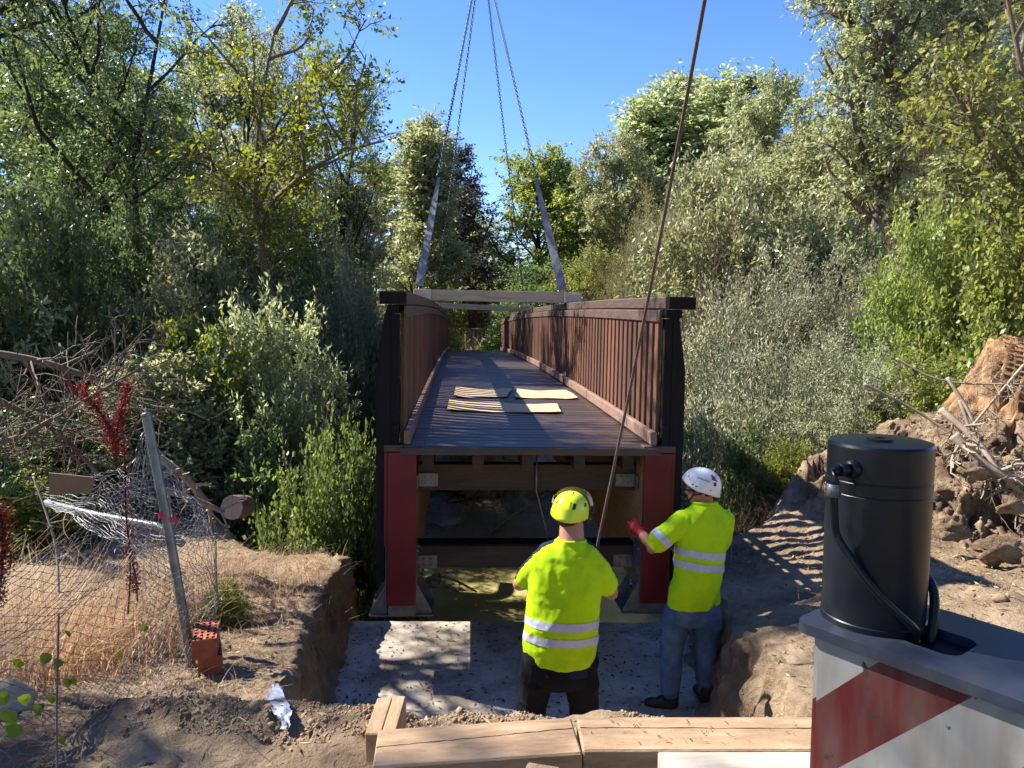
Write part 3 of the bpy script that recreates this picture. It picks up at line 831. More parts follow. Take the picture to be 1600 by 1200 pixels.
# big forked willow on the right
bR = Vector((P(1372, 470, 19).x, 19.0, gz(P(1372, 470, 19).x, 19)))
TR = tree_meshes(52, trunk=stems(stem_px(bR, 19, [(1368, 385), (1375, 300), (1395, 265), (1400, 130), (1380, -30)]),
                                 stem_px(bR, 19, [(1368, 385), (1375, 300), (1345, 180), (1330, 40), (1340, -60)]),
                                 stem_px(bR, 19, [(1368, 385), (1376, 300), (1420, 270), (1470, 190), (1500, 60)])),
                 r0=0.25, nlimb=44, first=0.42, spread=2.5, sub=9, twig=9, leaf=(0.125, 0.050), per=14, m_leaf='leaf_sage', m_bark='bark_pale', shape='oval', angle=0.7, clumpy=0.45, twig_len=0.6)
place('willow_tree', TR, bR.x, bR.y, z=bR.z, label='big sage willow with a forked bare trunk on the right', cat='tree')

# close branch entering at the right edge, close leaves at the top left
bC = Vector((P(1640, 700, 9.5).x + 0.6, 9.5, gz(6.8, 9.5)))
TC = tree_meshes(53, trunk=stems(stem_px(bC, 9.5, [(1660, 500), (1640, 300), (1600, 120), (1560, -80)]),
                                 stem_px(bC, 9.5, [(1660, 500), (1640, 320), (1560, 240), (1500, 150)])),
                 r0=0.09, nlimb=30, first=0.30, spread=1.55, sub=6, twig=6, leaf=(0.085, 0.055), per=7, m_leaf='leaf_light', m_bark='bark_pale', angle=0.75, clumpy=0.5, twig_len=0.45, droop=0.5)
place('ash_tree', TC, bC.x, bC.y, z=bC.z, label='close broad-leaved tree reaching in from the right edge', cat='tree')
bL = Vector((-7.6, 8.0, gz(-7.6, 8.0)))
TL = tree_meshes(54, trunk=stems([(0, 0, 0), (0.2, 0.1, 2.2), (0.8, 0.2, 4.5), (1.5, 0.2, 6.2), (2.6, 0.2, 7.6)], [(0, 0, 0), (0.2, 0.1, 2.2), (1.0, -0.2, 4.0), (2.2, -0.2, 5.4), (3.2, -0.2, 6.0)]),
                 r0=0.12, nlimb=22, first=0.6, spread=1.5, sub=7, twig=7, leaf=(0.085, 0.032), per=8, m_leaf='leaf_deep', clumpy=0.5, droop=0.9, sag=0.2, twig_len=0.45, shape='oval')
place('willow_tree', TL, bL.x, bL.y, z=bL.z, label='near dark tree whose drooping twigs hang into the top left corner', cat='tree')

# --- shrubs
sh = [
 # kind, px, Y, top py, width px, label
 ('deep', 60, 11, 330, 330, 'dark shrub at the left border behind the wire fence'),
 ('fresh', 110, 12, 400, 300, 'bright green shrub low under the three black stems'),
 ('deep', 240, 12.8, 360, 320, 'dark shrub at the foot of the three black stems'),
 ('sage', 330, 11.6, 390, 320, 'glossy broad shrub in front of the slender ash, left of its stem'),
 ('fresh', 330, 10.3, 520, 240, 'bright leafy shrub left of the stem of the slender ash'),
 ('sage', 400, 10.4, 500, 300, 'glossy shrub above the round log end'),
 ('deep', 480, 12.6, 500, 260, 'dark shrub right behind the stem of the slender ash'),
 ('olive_s', 555, 13.4, 400, 200, 'olive shrub close left of the bridge railing'),
 ('deep', 555, 11.5, 520, 160, 'shaded shrub touching the left side of the bridge'),
 ('deep', 430, 9.3, 690, 250, 'sunlit bramble bush behind the round log end'),
 ('bramble_d', 530, 8.9, 680, 230, 'bramble mound between log end and bridge'),
 ('bramble_d', 480, 8.3, 735, 230, 'low bramble hanging over the edge of the left bank'),
 ('deep', 545, 8.8, 740, 170, 'dark low bush at the foot of the bridge left side'),
 ('sage', 250, 9.6, 560, 260, 'pale leaved shrub just right of the rusty seed spike'),
 ('deep', 150, 9.2, 620, 260, 'dark shrub behind the top of the fallen wire mesh'),
 ('deep', 20, 8.2, 640, 260, 'dark bush behind the cardboard scrap'),
 ('fresh', 40, 7.4, 740, 200, 'green bush at the left border under the branches'),
 ('sage', 1110, 17, 270, 260, 'sage shrub rising behind the right handrail end'),
 ('pale_s', 1030, 21, 320, 190, 'yellowish feathery bush beside the rope above the rail'),
 ('pale_s', 985, 25, 390, 170, 'yellowish bush right of the lifting beam'),
 ('dry', 1130, 15, 420, 220, 'leafless brown brush above the right handrail end'),
 ('sage', 1230, 16, 330, 300, 'sage shrub left of the forked willow'),
 ('deep', 1340, 16, 380, 300, 'dark shrub at the foot of the forked willow'),
 ('dry', 1440, 14, 350, 200, 'rust brown dry brush right of the forked willow'),
 ('silver', 1150, 12.4, 452, 300, 'fine silvery shrub nearest the right side of the bridge'),
 ('silver', 1270, 12.0, 428, 320, 'largest fine silvery shrub behind the white-helmeted worker'),
 ('silver', 1370, 11.4, 445, 260, 'fine silvery shrub above the black jack'),
 ('silver', 1200, 10.4, 560, 320, 'lower silvery shrub between worker and jack'),
 ('silver', 1340, 10.0, 540, 260, 'lower silvery shrub right above the black jack'),
 ('bright', 1470, 10.6, 350, 260, 'yellow-green leafy shrub above the stump roots'),
 ('bright', 1570, 10.0, 330, 280, 'yellow-green leafy shrub behind the broken stump'),
 ('bright', 1460, 9.3, 560, 200, 'low yellow-green bush against the broken stump'),
 ('fresh', 1240, 9.0, 685, 110, 'small upright weed beside the heap of dry twigs'),
 ('deep', 1110, 9.6, 640, 200, 'dark green bush right of the red post'),
 ('deep', 1180, 9.3, 690, 170, 'dark green bush behind the white helmet'),
 ('dry', 1190, 8.6, 770, 170, 'heap of dry twigs behind the white-helmeted worker'),
 ('dry', 1130, 8.6, 780, 120, 'dry twigs close to the right red post'),
 ('dry', 1255, 8.9, 765, 130, 'dry twigs left of the black jack'),
 ('sage', 640, 18.5, 700, 130, 'shaded bush on the far bank seen under the bridge, left'),
 ('bramble', 810, 15.4, 770, 110, 'shaded bush on the far bank seen under the bridge, middle'),
 ('dry', 735, 15.8, 740, 150, 'dry brush on the far bank seen under the bridge'),
 ('deep', 930, 17.5, 700, 200, 'shaded bush on the far bank behind the yellow helmet'),
 ('pale_s', 740, 40, 440, 130, 'pale bush beyond the yellow barrier'),
 ('bright', 700, 38, 420, 130, 'light bush left of the yellow barrier'),
 ('bright', 790, 38, 440, 120, 'light bush right of the yellow barrier'),
 ('dry', 760, 36, 470, 150, 'dry brush behind the yellow barrier'),
 ('deep', 850, 30, 420, 190, 'dark bush behind the right handrail middle'),
 ('bright', 920, 28, 400, 170, 'light bush behind the right handrail'),
 ('bright', 660, 30, 400, 120, 'light bush behind the left end of the lifting beam'),
 ('deep', 445, 17, 330, 300, 'dark bush filling the gap low behind the slender ash'),
 ('deep', 300, 17, 340, 300, 'dark bush low between the black stems and the ash'),
 ('sage', -60, 10, 380, 300, 'pale shrub cut by the left border'),
]
S['dry_big'] = S['dry']; S['deep_big'] = s_with('sage_big', 'leaf_deep'); S['fresh_big'] = s_with('sage_big', 'leaf_fresh'); S['bright_big'] = s_with('sage_big', 'leaf_light'); S['bramble_big'] = S['bright_big']; S['olive_s_big'] = s_with('silver_big', 'leaf_olive'); S['pale_s_big'] = s_with('silver_big', 'leaf_pale')
M['leaf_bramble'] = leaf_mat('bramble_leaf', (0.06, 0.095, 0.03), (0.115, 0.165, 0.048), (0.19, 0.24, 0.075), trans=0.4, rough=0.45, spec=0.4)
S['bramble_d'] = s_with('bramble', 'leaf_bramble'); S['bramble_d_big'] = S['bramble_d']
S['olive_s'] = s_with('silver', 'leaf_olive'); S['pale_s'] = s_with('silver', 'leaf_pale')
for i, (kd, px, Y, tp, w, lab) in enumerate(sh):
    shrub_at(kd, px, Y, tp, w, lab, rz=i * 0.9)
# trees outside the frame on the left that shade the near bank
SHADE = [(-8.6, 5.0, 1.25)]
for i, (x, y, s) in enumerate(SHADE):
    place('willow_tree', K['airy'], x, y, s=s, rz=i, label='tall tree beside the near bank, out of view to the left', cat='tree')
for i, (x, y, s_) in enumerate([(-6, -8, 1.3), (1.5, -10, 1.5), (8, -7, 1.3), (13, -1, 1.3), (-13, -3, 1.2), (4.5, -6.5, 1.2), (11, -5, 1.4)]):
    place('willow_tree', K['deep'], x, y, s=s_, rz=i * 1.3, label='unseen tree added behind the camera to block sky light', cat='tree', group='trees added behind the camera')  # unseen trees, added to cut the sky light from behind
# ------------------------------------------------------------------ bridge
LB, CAMB = 24.25, 0.175
O = P(831, 700, 5.75); O.z = P(831, 699, 5.75).z
ax = Vector((-0.0705, 1.0, -0.0145)).normalized()
rt = Vector((1.0, 0.0705, -0.0176)); rt = (rt - ax * rt.dot(ax)).normalized()
up = rt.cross(ax)
BM = Matrix((( rt.x, ax.x, up.x, O.x), (rt.y, ax.y, up.y, O.y), (rt.z, ax.z, up.z, O.z), (0, 0, 0, 1)))
bridge = empty('footbridge', (0, 0, 0), 'arched dark timber footbridge with red end plates being lowered by slings', 'footbridge')
bridge.matrix_world = BM
def cz(y): t = y / LB; return CAMB * 4 * t * (1 - t)
def cslope(y): return CAMB * 4 * (1 - 2 * y / LB) / LB
def W(x, y, z): return BM @ Vector((x, y, z))
def curved(name, x0, x1, z0, z1, m, y0=0.0, y1=LB, n=40, parent=bridge, bev=True):
    """a member that follows the camber"""
    bm = bmesh.new(); prev = None
    b_ = 0.008 if bev else 0
    sec = [(x0 + b_, z0), (x1 - b_, z0), (x1, z0 + b_), (x1, z1 - b_), (x1 - b_, z1), (x0 + b_, z1), (x0, z1 - b_), (x0, z0 + b_)] if bev else [(x0, z0), (x1, z0), (x1, z1), (x0, z1)]
    k = len(sec)
    for i in range(n + 1):
        y = y0 + (y1 - y0) * i / n
        ring = [bm.verts.new((x, y, z + cz(y))) for x, z in sec]
        if prev:
            for j in range(k): bm.faces.new((prev[j], prev[(j + 1) % k], ring[(j + 1) % k], ring[j]))
        else: bm.faces.new(ring)
        prev = ring
    bm.faces.new(prev[::-1])
    return from_bm(name, bm, m, parent)

rb = random.Random(5)
# girders and side trim
for s in (-1, 1):
    a, b2 = sorted((s * 0.925, s * 1.125))
    curved('girder', a, b2, -1.235, -0.065, M['glulam'], 0.02, LB)
    a, b2 = sorted((s * 1.13, s * 1.15))
    curved('side_cladding', a, b2, -1.20, -0.05, M['black_wood'], 0.12, LB)
# deck planks
bm = bmesh.new()
add_box(bm, (-1.02, -0.066, -0.045), (1.02, 0.066, 0.0)); bmesh.ops.bevel(bm, geom=bm.edges[:], offset=0.004, segments=1, affect='EDGES')
pl0 = from_bm('deck_plank', bm, M['deck'], bridge)
npl = int(LB / 0.143)
for i in range(npl):
    o = pl0 if i == 0 else pl0.copy()
    if i: col.objects.link(o); o.parent = bridge
    y = 0.075 + i * 0.143
    o.location = (rb.uniform(-0.004, 0.004), y, cz(y) + rb.uniform(-0.0015, 0.0015))
    o.rotation_euler = (math.atan(cslope(y)) + rb.uniform(-.008, .008), rb.uniform(-.0015, .0015), rb.uniform(-.0015, .0015))
box_obj('fascia_board', (-1.035, -0.028, -0.062), (1.035, 0.004, -0.004), M['deck'], bridge, 0.004)
# joists
for x in (-0.82, -0.42, -0.02, 0.40, 0.80):
    curved('joist', x - 0.045, x + 0.045, -0.20, -0.05, M['beam_wood'], 0.10, LB - 0.1, 24, bev=False)
# kerbs in boards, each about 2.9 m
for s in (-1, 1):
    nk = 8
    for k in range(nk):
        a, b2 = sorted((s * 0.955, s * 1.005))
        curved('kerb_board', a, b2, 0.018, 0.125, M['kerb'], 0.01 + k * LB / nk, (k + 1) * LB / nk - 0.02, 6)
# balusters
for s in (-1, 1):
    bm = bmesh.new(); add_box(bm, (-0.016, -0.052, -0.055), (0.016, 0.052, 1.06)); bmesh.ops.bevel(bm, geom=bm.edges[:], offset=0.004, segments=1, affect='EDGES')
    p0 = from_bm('baluster', bm, M['baluster'], bridge)
    nb = int((LB - 0.1) / 0.188)
    for i in range(nb):
        o = p0 if i == 0 else p0.copy()
        if i: col.objects.link(o); o.parent = bridge
        y = 0.14 + i * 0.188
        o.location = (s * 1.026, y, cz(y))
        o.rotation_euler = (0, 0, rb.uniform(-.03, .03))
# rails
for s in (-1, 1):
    a, b2 = (-1.195, -0.985) if s < 0 else (1.03, 1.275); curved('handrail', a, b2, 1.105, 1.205, M['rail'], -0.03, LB + 0.03)
    a, b2 = sorted((s * 0.990, s * 1.008)); curved('rail_fascia', a, b2, 1.00, 1.098, M['rail'], -0.005, LB)
    a, b2 = (-1.12, -1.046) if s < 0 else (1.046, 1.175); curved('top_beam', a, b2, 1.035, 1.103, M['black_wood'], 0.0, LB)
    a, b2 = sorted((s * 1.046, s * 1.10)); curved('bottom_rail', a, b2, 0.10, 0.17, M['black_wood'], 0.0, LB)
    # handrail end face: its shade put into a black sheet
    a, b2 = (-1.19, -0.99) if s < 0 else (1.065, 1.27); box_obj('rail_end_shade', (a, -0.036, 1.109), (b2, -0.0325, 1.201), M['black_wood'], bridge)
# outer posts: shaped boards standing outside the girder
for s in (-1, 1):
    for j in range(11):
        y = 0.06 + j * (LB - 0.16) / 10
        bm = bmesh.new()
        prof = [(1.155, -1.09), (1.215, -1.09), (1.222, 0.25), (1.218, 0.62), (1.16, 1.02), (1.13, 1.10), (1.112, 1.10), (1.112, -0.02), (1.155, -0.04)]
        prism(bm, [(s * x, 0, z) for x, z in prof], -0.05, 0.05, (0, 1, 0))
        o = from_bm('outer_post', bm, M['black_wood'], bridge); o.location = (0, y, cz(y))
        for q in range(0): pass
        bm = bmesh.new(); a, b2 = sorted((s * 1.046, s * 1.111)); add_box(bm, (a, -0.045, -0.05), (b2, 0.045, 1.03))
        o = from_bm('inner_post', bm, M['black_wood'], bridge); o.location = (0, y, cz(y))
# cross beams with brackets and bolts
def bracket(s, y, z):
    x0, x1 = sorted((s * 0.745, s * 0.905))
    b_ = box_obj('bracket', (x0, y - 0.012, z - 0.055), (x1, y - 0.004, z + 0.055), M['steel'], bridge, 0.002)
    x0, x1 = sorted((s * 0.905, s * 0.915))
    box_obj('bracket_flange', (x0, y - 0.11, z - 0.055), (x1, y - 0.004, z + 0.055), M['steel'], b_)
    for dx in (0.80, 0.855):
        for dz in (-0.026, 0.026):
            bm = bmesh.new(); bmesh.ops.create_cone(bm, cap_ends=True, segments=6, radius1=0.009, radius2=0.008, depth=0.012, matrix=Matrix.Translation((s * dx, y - 0.018, z + dz)) @ Matrix.Rotation(R(90), 4, 'X'))
            from_bm('bolt', bm, M['dull_steel'], b_)
for y, both in ((0.32, True), (LB - 0.4, False), (8.2, False), (16.2, False)):
    c = cz(y)
    box_obj('upper_crossbeam', (-0.915, y, -0.425 + c), (0.915, y + 0.12, -0.205 + c), M['beam_wood'], bridge, 0.004)
    if both or y > 20:
        box_obj('lower_crossbeam', (-0.915, y, -1.085 + c), (0.915, y + 0.12, -0.895 + c), M['beam_wood'], bridge, 0.004)
        box_obj('beam_flange', (-0.915, y - 0.03, -0.893 + c), (0.915, y + 0.15, -0.875 + c), M['black_wood'], bridge)
    if both:
        for s in (-1, 1):
            bracket(s, y, -0.335 + c); bracket(s, y, -1.03 + c)
# red end plates, dark steel shoes with gussets
for s in (-1, 1):
    a, b2 = sorted((s * 0.905, s * 1.128))
    box_obj('red_end_plate', (a, -0.016, -1.272), (b2, 0.018, -0.045), M['red_paint'], bridge, 0.002)
    a, b2 = sorted((s * 1.131, s * 1.156))
    box_obj('red_side_strip', (a, -0.006, -0.80), (b2, 0.11, -0.045), M['red_paint'], bridge, 0.002)
    a, b2 = sorted((s * 0.90, s * 1.16))
    box_obj('post_cap', (a, 0.0, -0.043), (b2, 0.12, 0.012), M['rail'], bridge, 0.004)
    a, b2 = sorted((s * 0.91, s * 1.12))
    shoe = box_obj('steel_shoe', (a, 0.0, -1.36), (b2, 0.40, -1.262), M['dull_steel'], bridge, 0.003)
    a, b2 = sorted((s * 0.77, s * 1.275))
    bp_ = box_obj('base_plate', (a, 0.02, -1.372), (b2, 0.40, -1.3605), M['dull_steel'], shoe)
    for y in (0.05, 0.36):
        for x0, x1 in ((s * 1.132, s * 1.268), (s * 0.903, s * 0.778)):
            bm = bmesh.new()
            prism(bm, [(x0, y, -1.36), (x1, y, -1.36), (x1, y, -1.335), (x0, y, -1.10)], -0.006, 0.006, (0, 1, 0))
            from_bm('gusset', bm, M['dull_steel'], shoe)
        
    # long galvanised side plates with bolt heads
    for x in (s * 0.909, s * 1.142):
        a, b2 = sorted((x - 0.006, x + 0.006))
        pl = box_obj('side_plate', (a, 0.02, -1.36), (b2, 0.26, -0.80), M['steel'], bridge, 0.002)
        sx = -s if abs(x) < 1 else s
        for kz in range(5):
            for ky in (0.07, 0.19):
                bm = bmesh.new(); bmesh.ops.create_cone(bm, cap_ends=True, segments=6, radius1=0.012, radius2=0.011, depth=0.02, matrix=Matrix.Translation((x + sx * 0.014, ky + 0.02 * (kz % 2), -1.27 + kz * 0.105)) @ Matrix.Rotation(R(90), 4, 'Y'))
                from_bm('bolt', bm, M['steel'], pl)
# thin steel rod hanging under the first crossbeam
bm = bmesh.new(); add_tube(bm, [(0.07, 0.3, -0.07), (0.075, 0.3, -0.42), (0.16, 0.34, -0.72), (0.20, 0.36, -0.90)], 0.009, 6)
from_bm('hanging_rod', bm, M['steel'], bridge, True)

# ---- lifting timbers across the handrails
def timber(name, p0, p1, w, h, m, label, cat='timber', parent=None, bev=0.004, roll=0.0, group=None):
    """a squared timber from p0 to p1 (centre line)"""
    p0 = Vector(p0); p1 = Vector(p1); L = (p1 - p0).length
    t = (p1 - p0).normalized(); up_ = Vector((0, 0, 1)); sd = up_.cross(t).normalized(); u2 = t.cross(sd)
    o = box_obj(name, (-L / 2, -w / 2, -h / 2), (L / 2, w / 2, h / 2), m, parent, bev)
    o.matrix_world = Matrix(((t.x, sd.x, u2.x, (p0.x + p1.x) / 2), (t.y, sd.y, u2.y, (p0.y + p1.y) / 2), (t.z, sd.z, u2.z, (p0.z + p1.z) / 2), (0, 0, 0, 1))) @ Matrix.Rotation(roll, 4, 'X')
    return tag(o, label, cat, group)
yb1, yb2 = 5.55, 13.6
zr1, zr2 = 1.205 + cz(yb1), 1.205 + cz(yb2)
timber('lifting_timber', W(-1.22, yb1, zr1 + 0.085), W(1.24, yb1, zr1 + 0.085), 0.18, 0.165, M['pine_tan'], 'nearer pale timber laid across both handrails', 'lifting timber')
timber('spacer_block', W(-1.27, yb1 - 0.13, zr1 + 0.085), W(-1.01, yb1 - 0.13, zr1 + 0.085), 0.09, 0.165, M['pine_pale'], 'pale block on the left end of the nearer lifting timber', 'timber block')
timber('spacer_block', W(1.0, yb1 - 0.13, zr1 + 0.07), W(1.26, yb1 - 0.13, zr1 + 0.07), 0.09, 0.135, M['pine_pale'], 'pale block on the right end of the nearer lifting timber', 'timber block')
timber('lifting_timber', W(-1.25, yb2 - 1.4, zr2 + 0.07), W(1.22, yb2 + 0.8, zr2 + 0.07), 0.17, 0.135, M['pine_tan'], 'farther pale timber laid slantwise across both handrails', 'lifting timber')
timber('spacer_block', W(1.0, yb2 + 0.3, zr2 + 0.135), W(1.3, yb2 + 0.3, zr2 + 0.135), 0.3, 0.065, M['pine_pale'], 'thin pale block on the right end of the farther lifting timber', 'timber block')

# ---- chains and slings
M['chain'] = mat('chain_steel', [(0.035, 0.055, 0.075), (0.09, 0.12, 0.15)], 0.45, 10, metal=0.5, bump=0)
M['sling'] = mat('grey_webbing', [(0.12, 0.13, 0.165), (0.20, 0.215, 0.26)], 0.85, 30, bump=0.3, bscale=120)
def chain(p0, p1, pitch, wire, label):
    p0 = Vector(p0); p1 = Vector(p1); L = (p1 - p0).length; t = (p1 - p0).normalized()
    a, b_ = frame_of(t); n = int(L / pitch); k, s = 10, 4
    th = np.arange(k) * 2 * math.pi / k
    hl, hw = pitch * 0.72, pitch * 0.36
    loop = np.stack([np.cos(th) * hl, np.sin(th) * hw], -1)
    V = []; F = []
    A, B_, T_ = np.array(a), np.array(b_), np.array(t)
    for i in range(n):
        c = np.array(p0) + T_ * (i + 0.5) * pitch
        u, w = (A, B_) if i % 2 else (B_, A)
        off = len(V) * 1
        ctr = c + loop[:, :1] * T_ + loop[:, 1:] * u
        outw = unit(loop[:, :1] * T_ + loop[:, 1:] * u)
        ring = [ctr + wire * (outw * math.cos(q) + w * math.sin(q)) for q in np.arange(s) * 2 * math.pi / s]
        V.append(np.stack(ring, 1).reshape(-1, 3))
    V = np.concatenate(V)
    i_ = np.arange(k)[:, None] * s; j = np.arange(s)[None]
    ip = (np.arange(k)[:, None] + 1) % k * s; jp = (j + 1) % s
    q = np.stack([i_ + j, ip + j, ip + jp, i_ + jp], -1).reshape(1, -1, 4)
    F = (q + (np.arange(n) * k * s)[:, None, None]).reshape(-1, 4)
    o = link('lifting_chain', np_mesh('lifting_chain', V, F, M['chain'], sm=True))
    return tag(o, label, 'chain')
def sling(p_top, p_bot, w, label, loop_at=None):
    p_top, p_bot = Vector(p_top), Vector(p_bot)
    t = (p_bot - p_top).normalized(); a = Vector((1, 0.1, 0)); a = (a - t * a.dot(t)).normalized(); n = t.cross(a)
    bm = bmesh.new(); prev = None; N = 10
    for i in range(N + 1):
        s = i / N; c = p_top.lerp(p_bot, s); ww = w * (0.35 + 0.65 * min(1, s * 2.2)) / 2; th = 0.008
        tw = 0.5 * math.sin(s * 3)
        a2 = a * math.cos(tw) + n * math.sin(tw); n2 = t.cross(a2)
        ring = [bm.verts.new(c + a2 * x + n2 * y) for x, y in ((-ww, -th), (ww, -th), (ww, th), (-ww, th))]
        if prev:
            for j in range(4): bm.faces.new((prev[j], prev[(j + 1) % 4], ring[(j + 1) % 4], ring[j]))
        else: bm.faces.new(ring)
        prev = ring
    bm.faces.new(prev[::-1])
    o = from_bm('lifting_sling', bm, M['sling'])
    # shackle at the top
    bm = bmesh.new()
    add_tube(bm, [p_top + a * (0.035 * math.cos(q)) + t * (-0.03 + -0.05 * math.sin(q)) for q in np.linspace(-0.5, math.pi + 0.5, 12)], 0.011, 6)
    sh_ = from_bm('shackle', bm, M['chain'], o, True)
    return tag(o, label, 'sling')
apex = P(753, -86, W(0, 9.5, 0).y)
e = W(-1.15, yb1, zr1 + 0.05); tL = P(686, 277, e.y + 0.6)
sling(tL, P(655, 446, e.y - 0.05), 0.125, 'grey webbing sling holding the left end of the nearer timber')
chain(apex, tL + Vector((0.0, 0, 0.06)), 0.062, 0.0075, 'chain running up from the left grey sling')
e2 = W(1.13, yb1, zr1 + 0.05); tR = P(837, 279, e2.y + 0.6)
sling(tR, P(879, 453, e2.y - 0.05), 0.125, 'grey webbing sling holding the right end of the nearer timber')
chain(apex, tR + Vector((0.0, 0, 0.06)), 0.062, 0.0075, 'chain running up from the right grey sling')
e3 = W(-1.1, yb2 - 1.2, zr2 + 0.1); e4 = W(1.1, yb2 + 0.6, zr2 + 0.1)
chain(apex, P(682, 462, e3.y), 0.062, 0.007, 'second chain from the left, going down behind the left sling')
chain(apex, P(819, 470, e4.y), 0.062, 0.007, 'third chain from the left, ending on the farther timber')
bm = bmesh.new(); add_tube(bm, [apex + Vector((0.12 * math.cos(q), 0, 0.12 * math.sin(q) + 0.08)) for q in np.linspace(0, 2 * math.pi, 17)], 0.02, 6)
tag(from_bm('lifting_ring', bm, M['chain'], None, True), 'steel ring gathering the four lifting chains above the bridge', 'lifting ring')

# tag line
M['rope'] = mat('tag_rope', [(0.07, 0.045, 0.04), (0.13, 0.09, 0.075)], 0.8, 60, bump=0.4, bscale=200)
pts = []
A_, B_, C_ = P(1112, -60, 3.2), P(1012, 470, 4.1), P(930, 868, 4.78)
for i in range(41):
    t = i / 40
    pts.append(A_ * ((1 - t) * (1 - 2 * t)) + B_ * (4 * t * (1 - t)) + C_ * (t * (2 * t - 1)))
bm = bmesh.new(); add_tube(bm, pts, 0.0095, 8)
tag(from_bm('tag_rope', bm, M['rope'], None, True), 'long dark guide rope running up from the hands of the yellow-helmeted worker', 'rope')

# cardboard on the deck
def card(corners, label, th=0.006, m='card', n=10, seed=0, curl=0.02, name='cardboard_sheet'):
    """corners: four bridge-space (x, y) corners, near-left, near-right, far-right, far-left"""
    rr = random.Random(seed)
    c = [Vector((x, y)) for x, y in corners]
    bm = bmesh.new(); T = {}; Bt = {}
    nv = 5
    for i in range(n + 1):
        for j in range(nv + 1):
            u, v = i / n, j / nv
            q = (c[0] * (1 - u) + c[1] * u) * (1 - v) + (c[3] * (1 - u) + c[2] * u) * v
            if j in (0, nv): q = q + Vector((0, rr.uniform(-.010, .010)))
            z = cz(q.y) + 0.006 + curl * abs(2 * u - 1) ** 3 * rr.uniform(0.6, 1.1) + 0.004 * math.sin(u * 9 + v * 4 + seed) + 0.004
            T[i, j] = bm.verts.new(W(q.x, q.y, z + th)); Bt[i, j] = bm.verts.new(W(q.x, q.y, z))
    for i in range(n):
        for j in range(nv):
            bm.faces.new((T[i, j], T[i + 1, j], T[i + 1, j + 1], T[i, j + 1]))
            bm.faces.new((Bt[i, j + 1], Bt[i + 1, j + 1], Bt[i + 1, j], Bt[i, j]))
    for i in range(n):
        bm.faces.new((Bt[i, 0], Bt[i + 1, 0], T[i + 1, 0], T[i, 0])); bm.faces.new((T[i, nv], T[i + 1, nv], Bt[i + 1, nv], Bt[i, nv]))
    for j in range(nv):
        bm.faces.new((T[0, j], T[0, j + 1], Bt[0, j + 1], Bt[0, j])); bm.faces.new((Bt[n, j], Bt[n, j + 1], T[n, j + 1], T[n, j]))
    o = from_bm(name, bm, M[m])
    return tag(o, label, 'cardboard')
BI = BM.inverted()
def deck_px(px, py):
    d = ray(px, py); o_ = Vector((0, 0, CAMZ)); z = 0.05
    for _ in range(6):
        a = BI @ o_; dd = BI.to_3x3() @ d
        k = (z - a.z) / dd.z; q = a + dd * k; z = cz(q.y) + 0.01
    return (q.x, q.y)
card([deck_px(699, 642), deck_px(877, 646), deck_px(870, 634), deck_px(702, 626)], 'longest cardboard strip, nearest on the bridge deck', seed=1)
card([deck_px(709, 621), deck_px(792, 621), deck_px(800, 609), deck_px(712, 607)], 'shorter cardboard piece lying in striped shade on the deck', seed=2)
card([deck_px(804, 622), deck_px(903, 624), deck_px(884, 611), deck_px(808, 610)], 'sunlit cardboard piece on the right half of the deck', seed=3)
# crumbs on the deck
n = 320
rr_ = np.random.default_rng(9)
dx = rr_.uniform(-0.2, 0.95, n); dy = rr_.uniform(0.1, 5.0, n) 
pts = np.array([W(a, b_, cz(b_) + 0.006)[:] for a, b_ in zip(dx, dy)])
o = clods('sawdust_crumbs', pts, (0.002, 0.010), M['pine_pale'], 12); o['label'] = 'pale wood crumbs scattered over the bridge deck'

# ------------------------------------------------------------------ far end: barrier and sign
M['barrier'] = mat('yellow_barrier_paint', [(0.42, 0.30, 0.06), (0.55, 0.40, 0.09)], 0.5, 8, bump=0)
Yb = 33.5
bx0, bx1 = P(699, 520, Yb).x, P(800, 520, Yb).x
bz0, bz1 = P(699, 552, Yb).z, P(699, 514, Yb).z
br = empty('safety_barrier', ((bx0 + bx1) / 2, Yb, bz0), 'thin yellow tube barrier with a small sign beyond the far end of the bridge', 'barrier')
hw, hh = (bx1 - bx0) / 2, bz1 - bz0
def tube_obj(name, pts, r_, m, parent, sides=8):
    bm = bmesh.new(); add_tube(bm, pts, r_, sides); return from_bm(name, bm, m, parent, True)
for z in (hh, hh * 0.53, hh * 0.08):
    tube_obj('rail', [(-hw, 0, z), (hw, 0, z)], 0.022, M['barrier'], br)
for x in (-hw, -hw * 0.33, hw * 0.33, hw):
    tube_obj('post', [(x, 0, -0.6), (x, 0, hh)], 0.022, M['barrier'], br)
for k in range(22):
    x = -hw + (k + 0.5) * 2 * hw / 22
    tube_obj('bar', [(x, 0, hh * 0.08), (x, 0, hh * 0.53)], 0.007, M['barrier'], br, 4)
M['sign_grey'] = mat('grey_sign', [(0.16, 0.18, 0.22), (0.24, 0.26, 0.30)], 0.5, 8, bump=0)
M['white_paint'] = mat('white_paint', [(0.7, 0.7, 0.68), (0.8, 0.8, 0.78)], 0.5, 8, bump=0)
c = P(736, 520, Yb - 0.04)
sg = box_obj('notice_sign', (-0.19, -0.01, -0.09), (0.19, 0.01, 0.09), M['sign_grey'], None, 0.004); sg.location = c
tag(sg, 'small grey notice fixed to the yellow barrier', 'sign')
box_obj('notice_panel', (-0.15, -0.014, -0.06), (0.10, -0.0115, 0.06), M['white_paint'] if False else M['dull_steel'], sg)

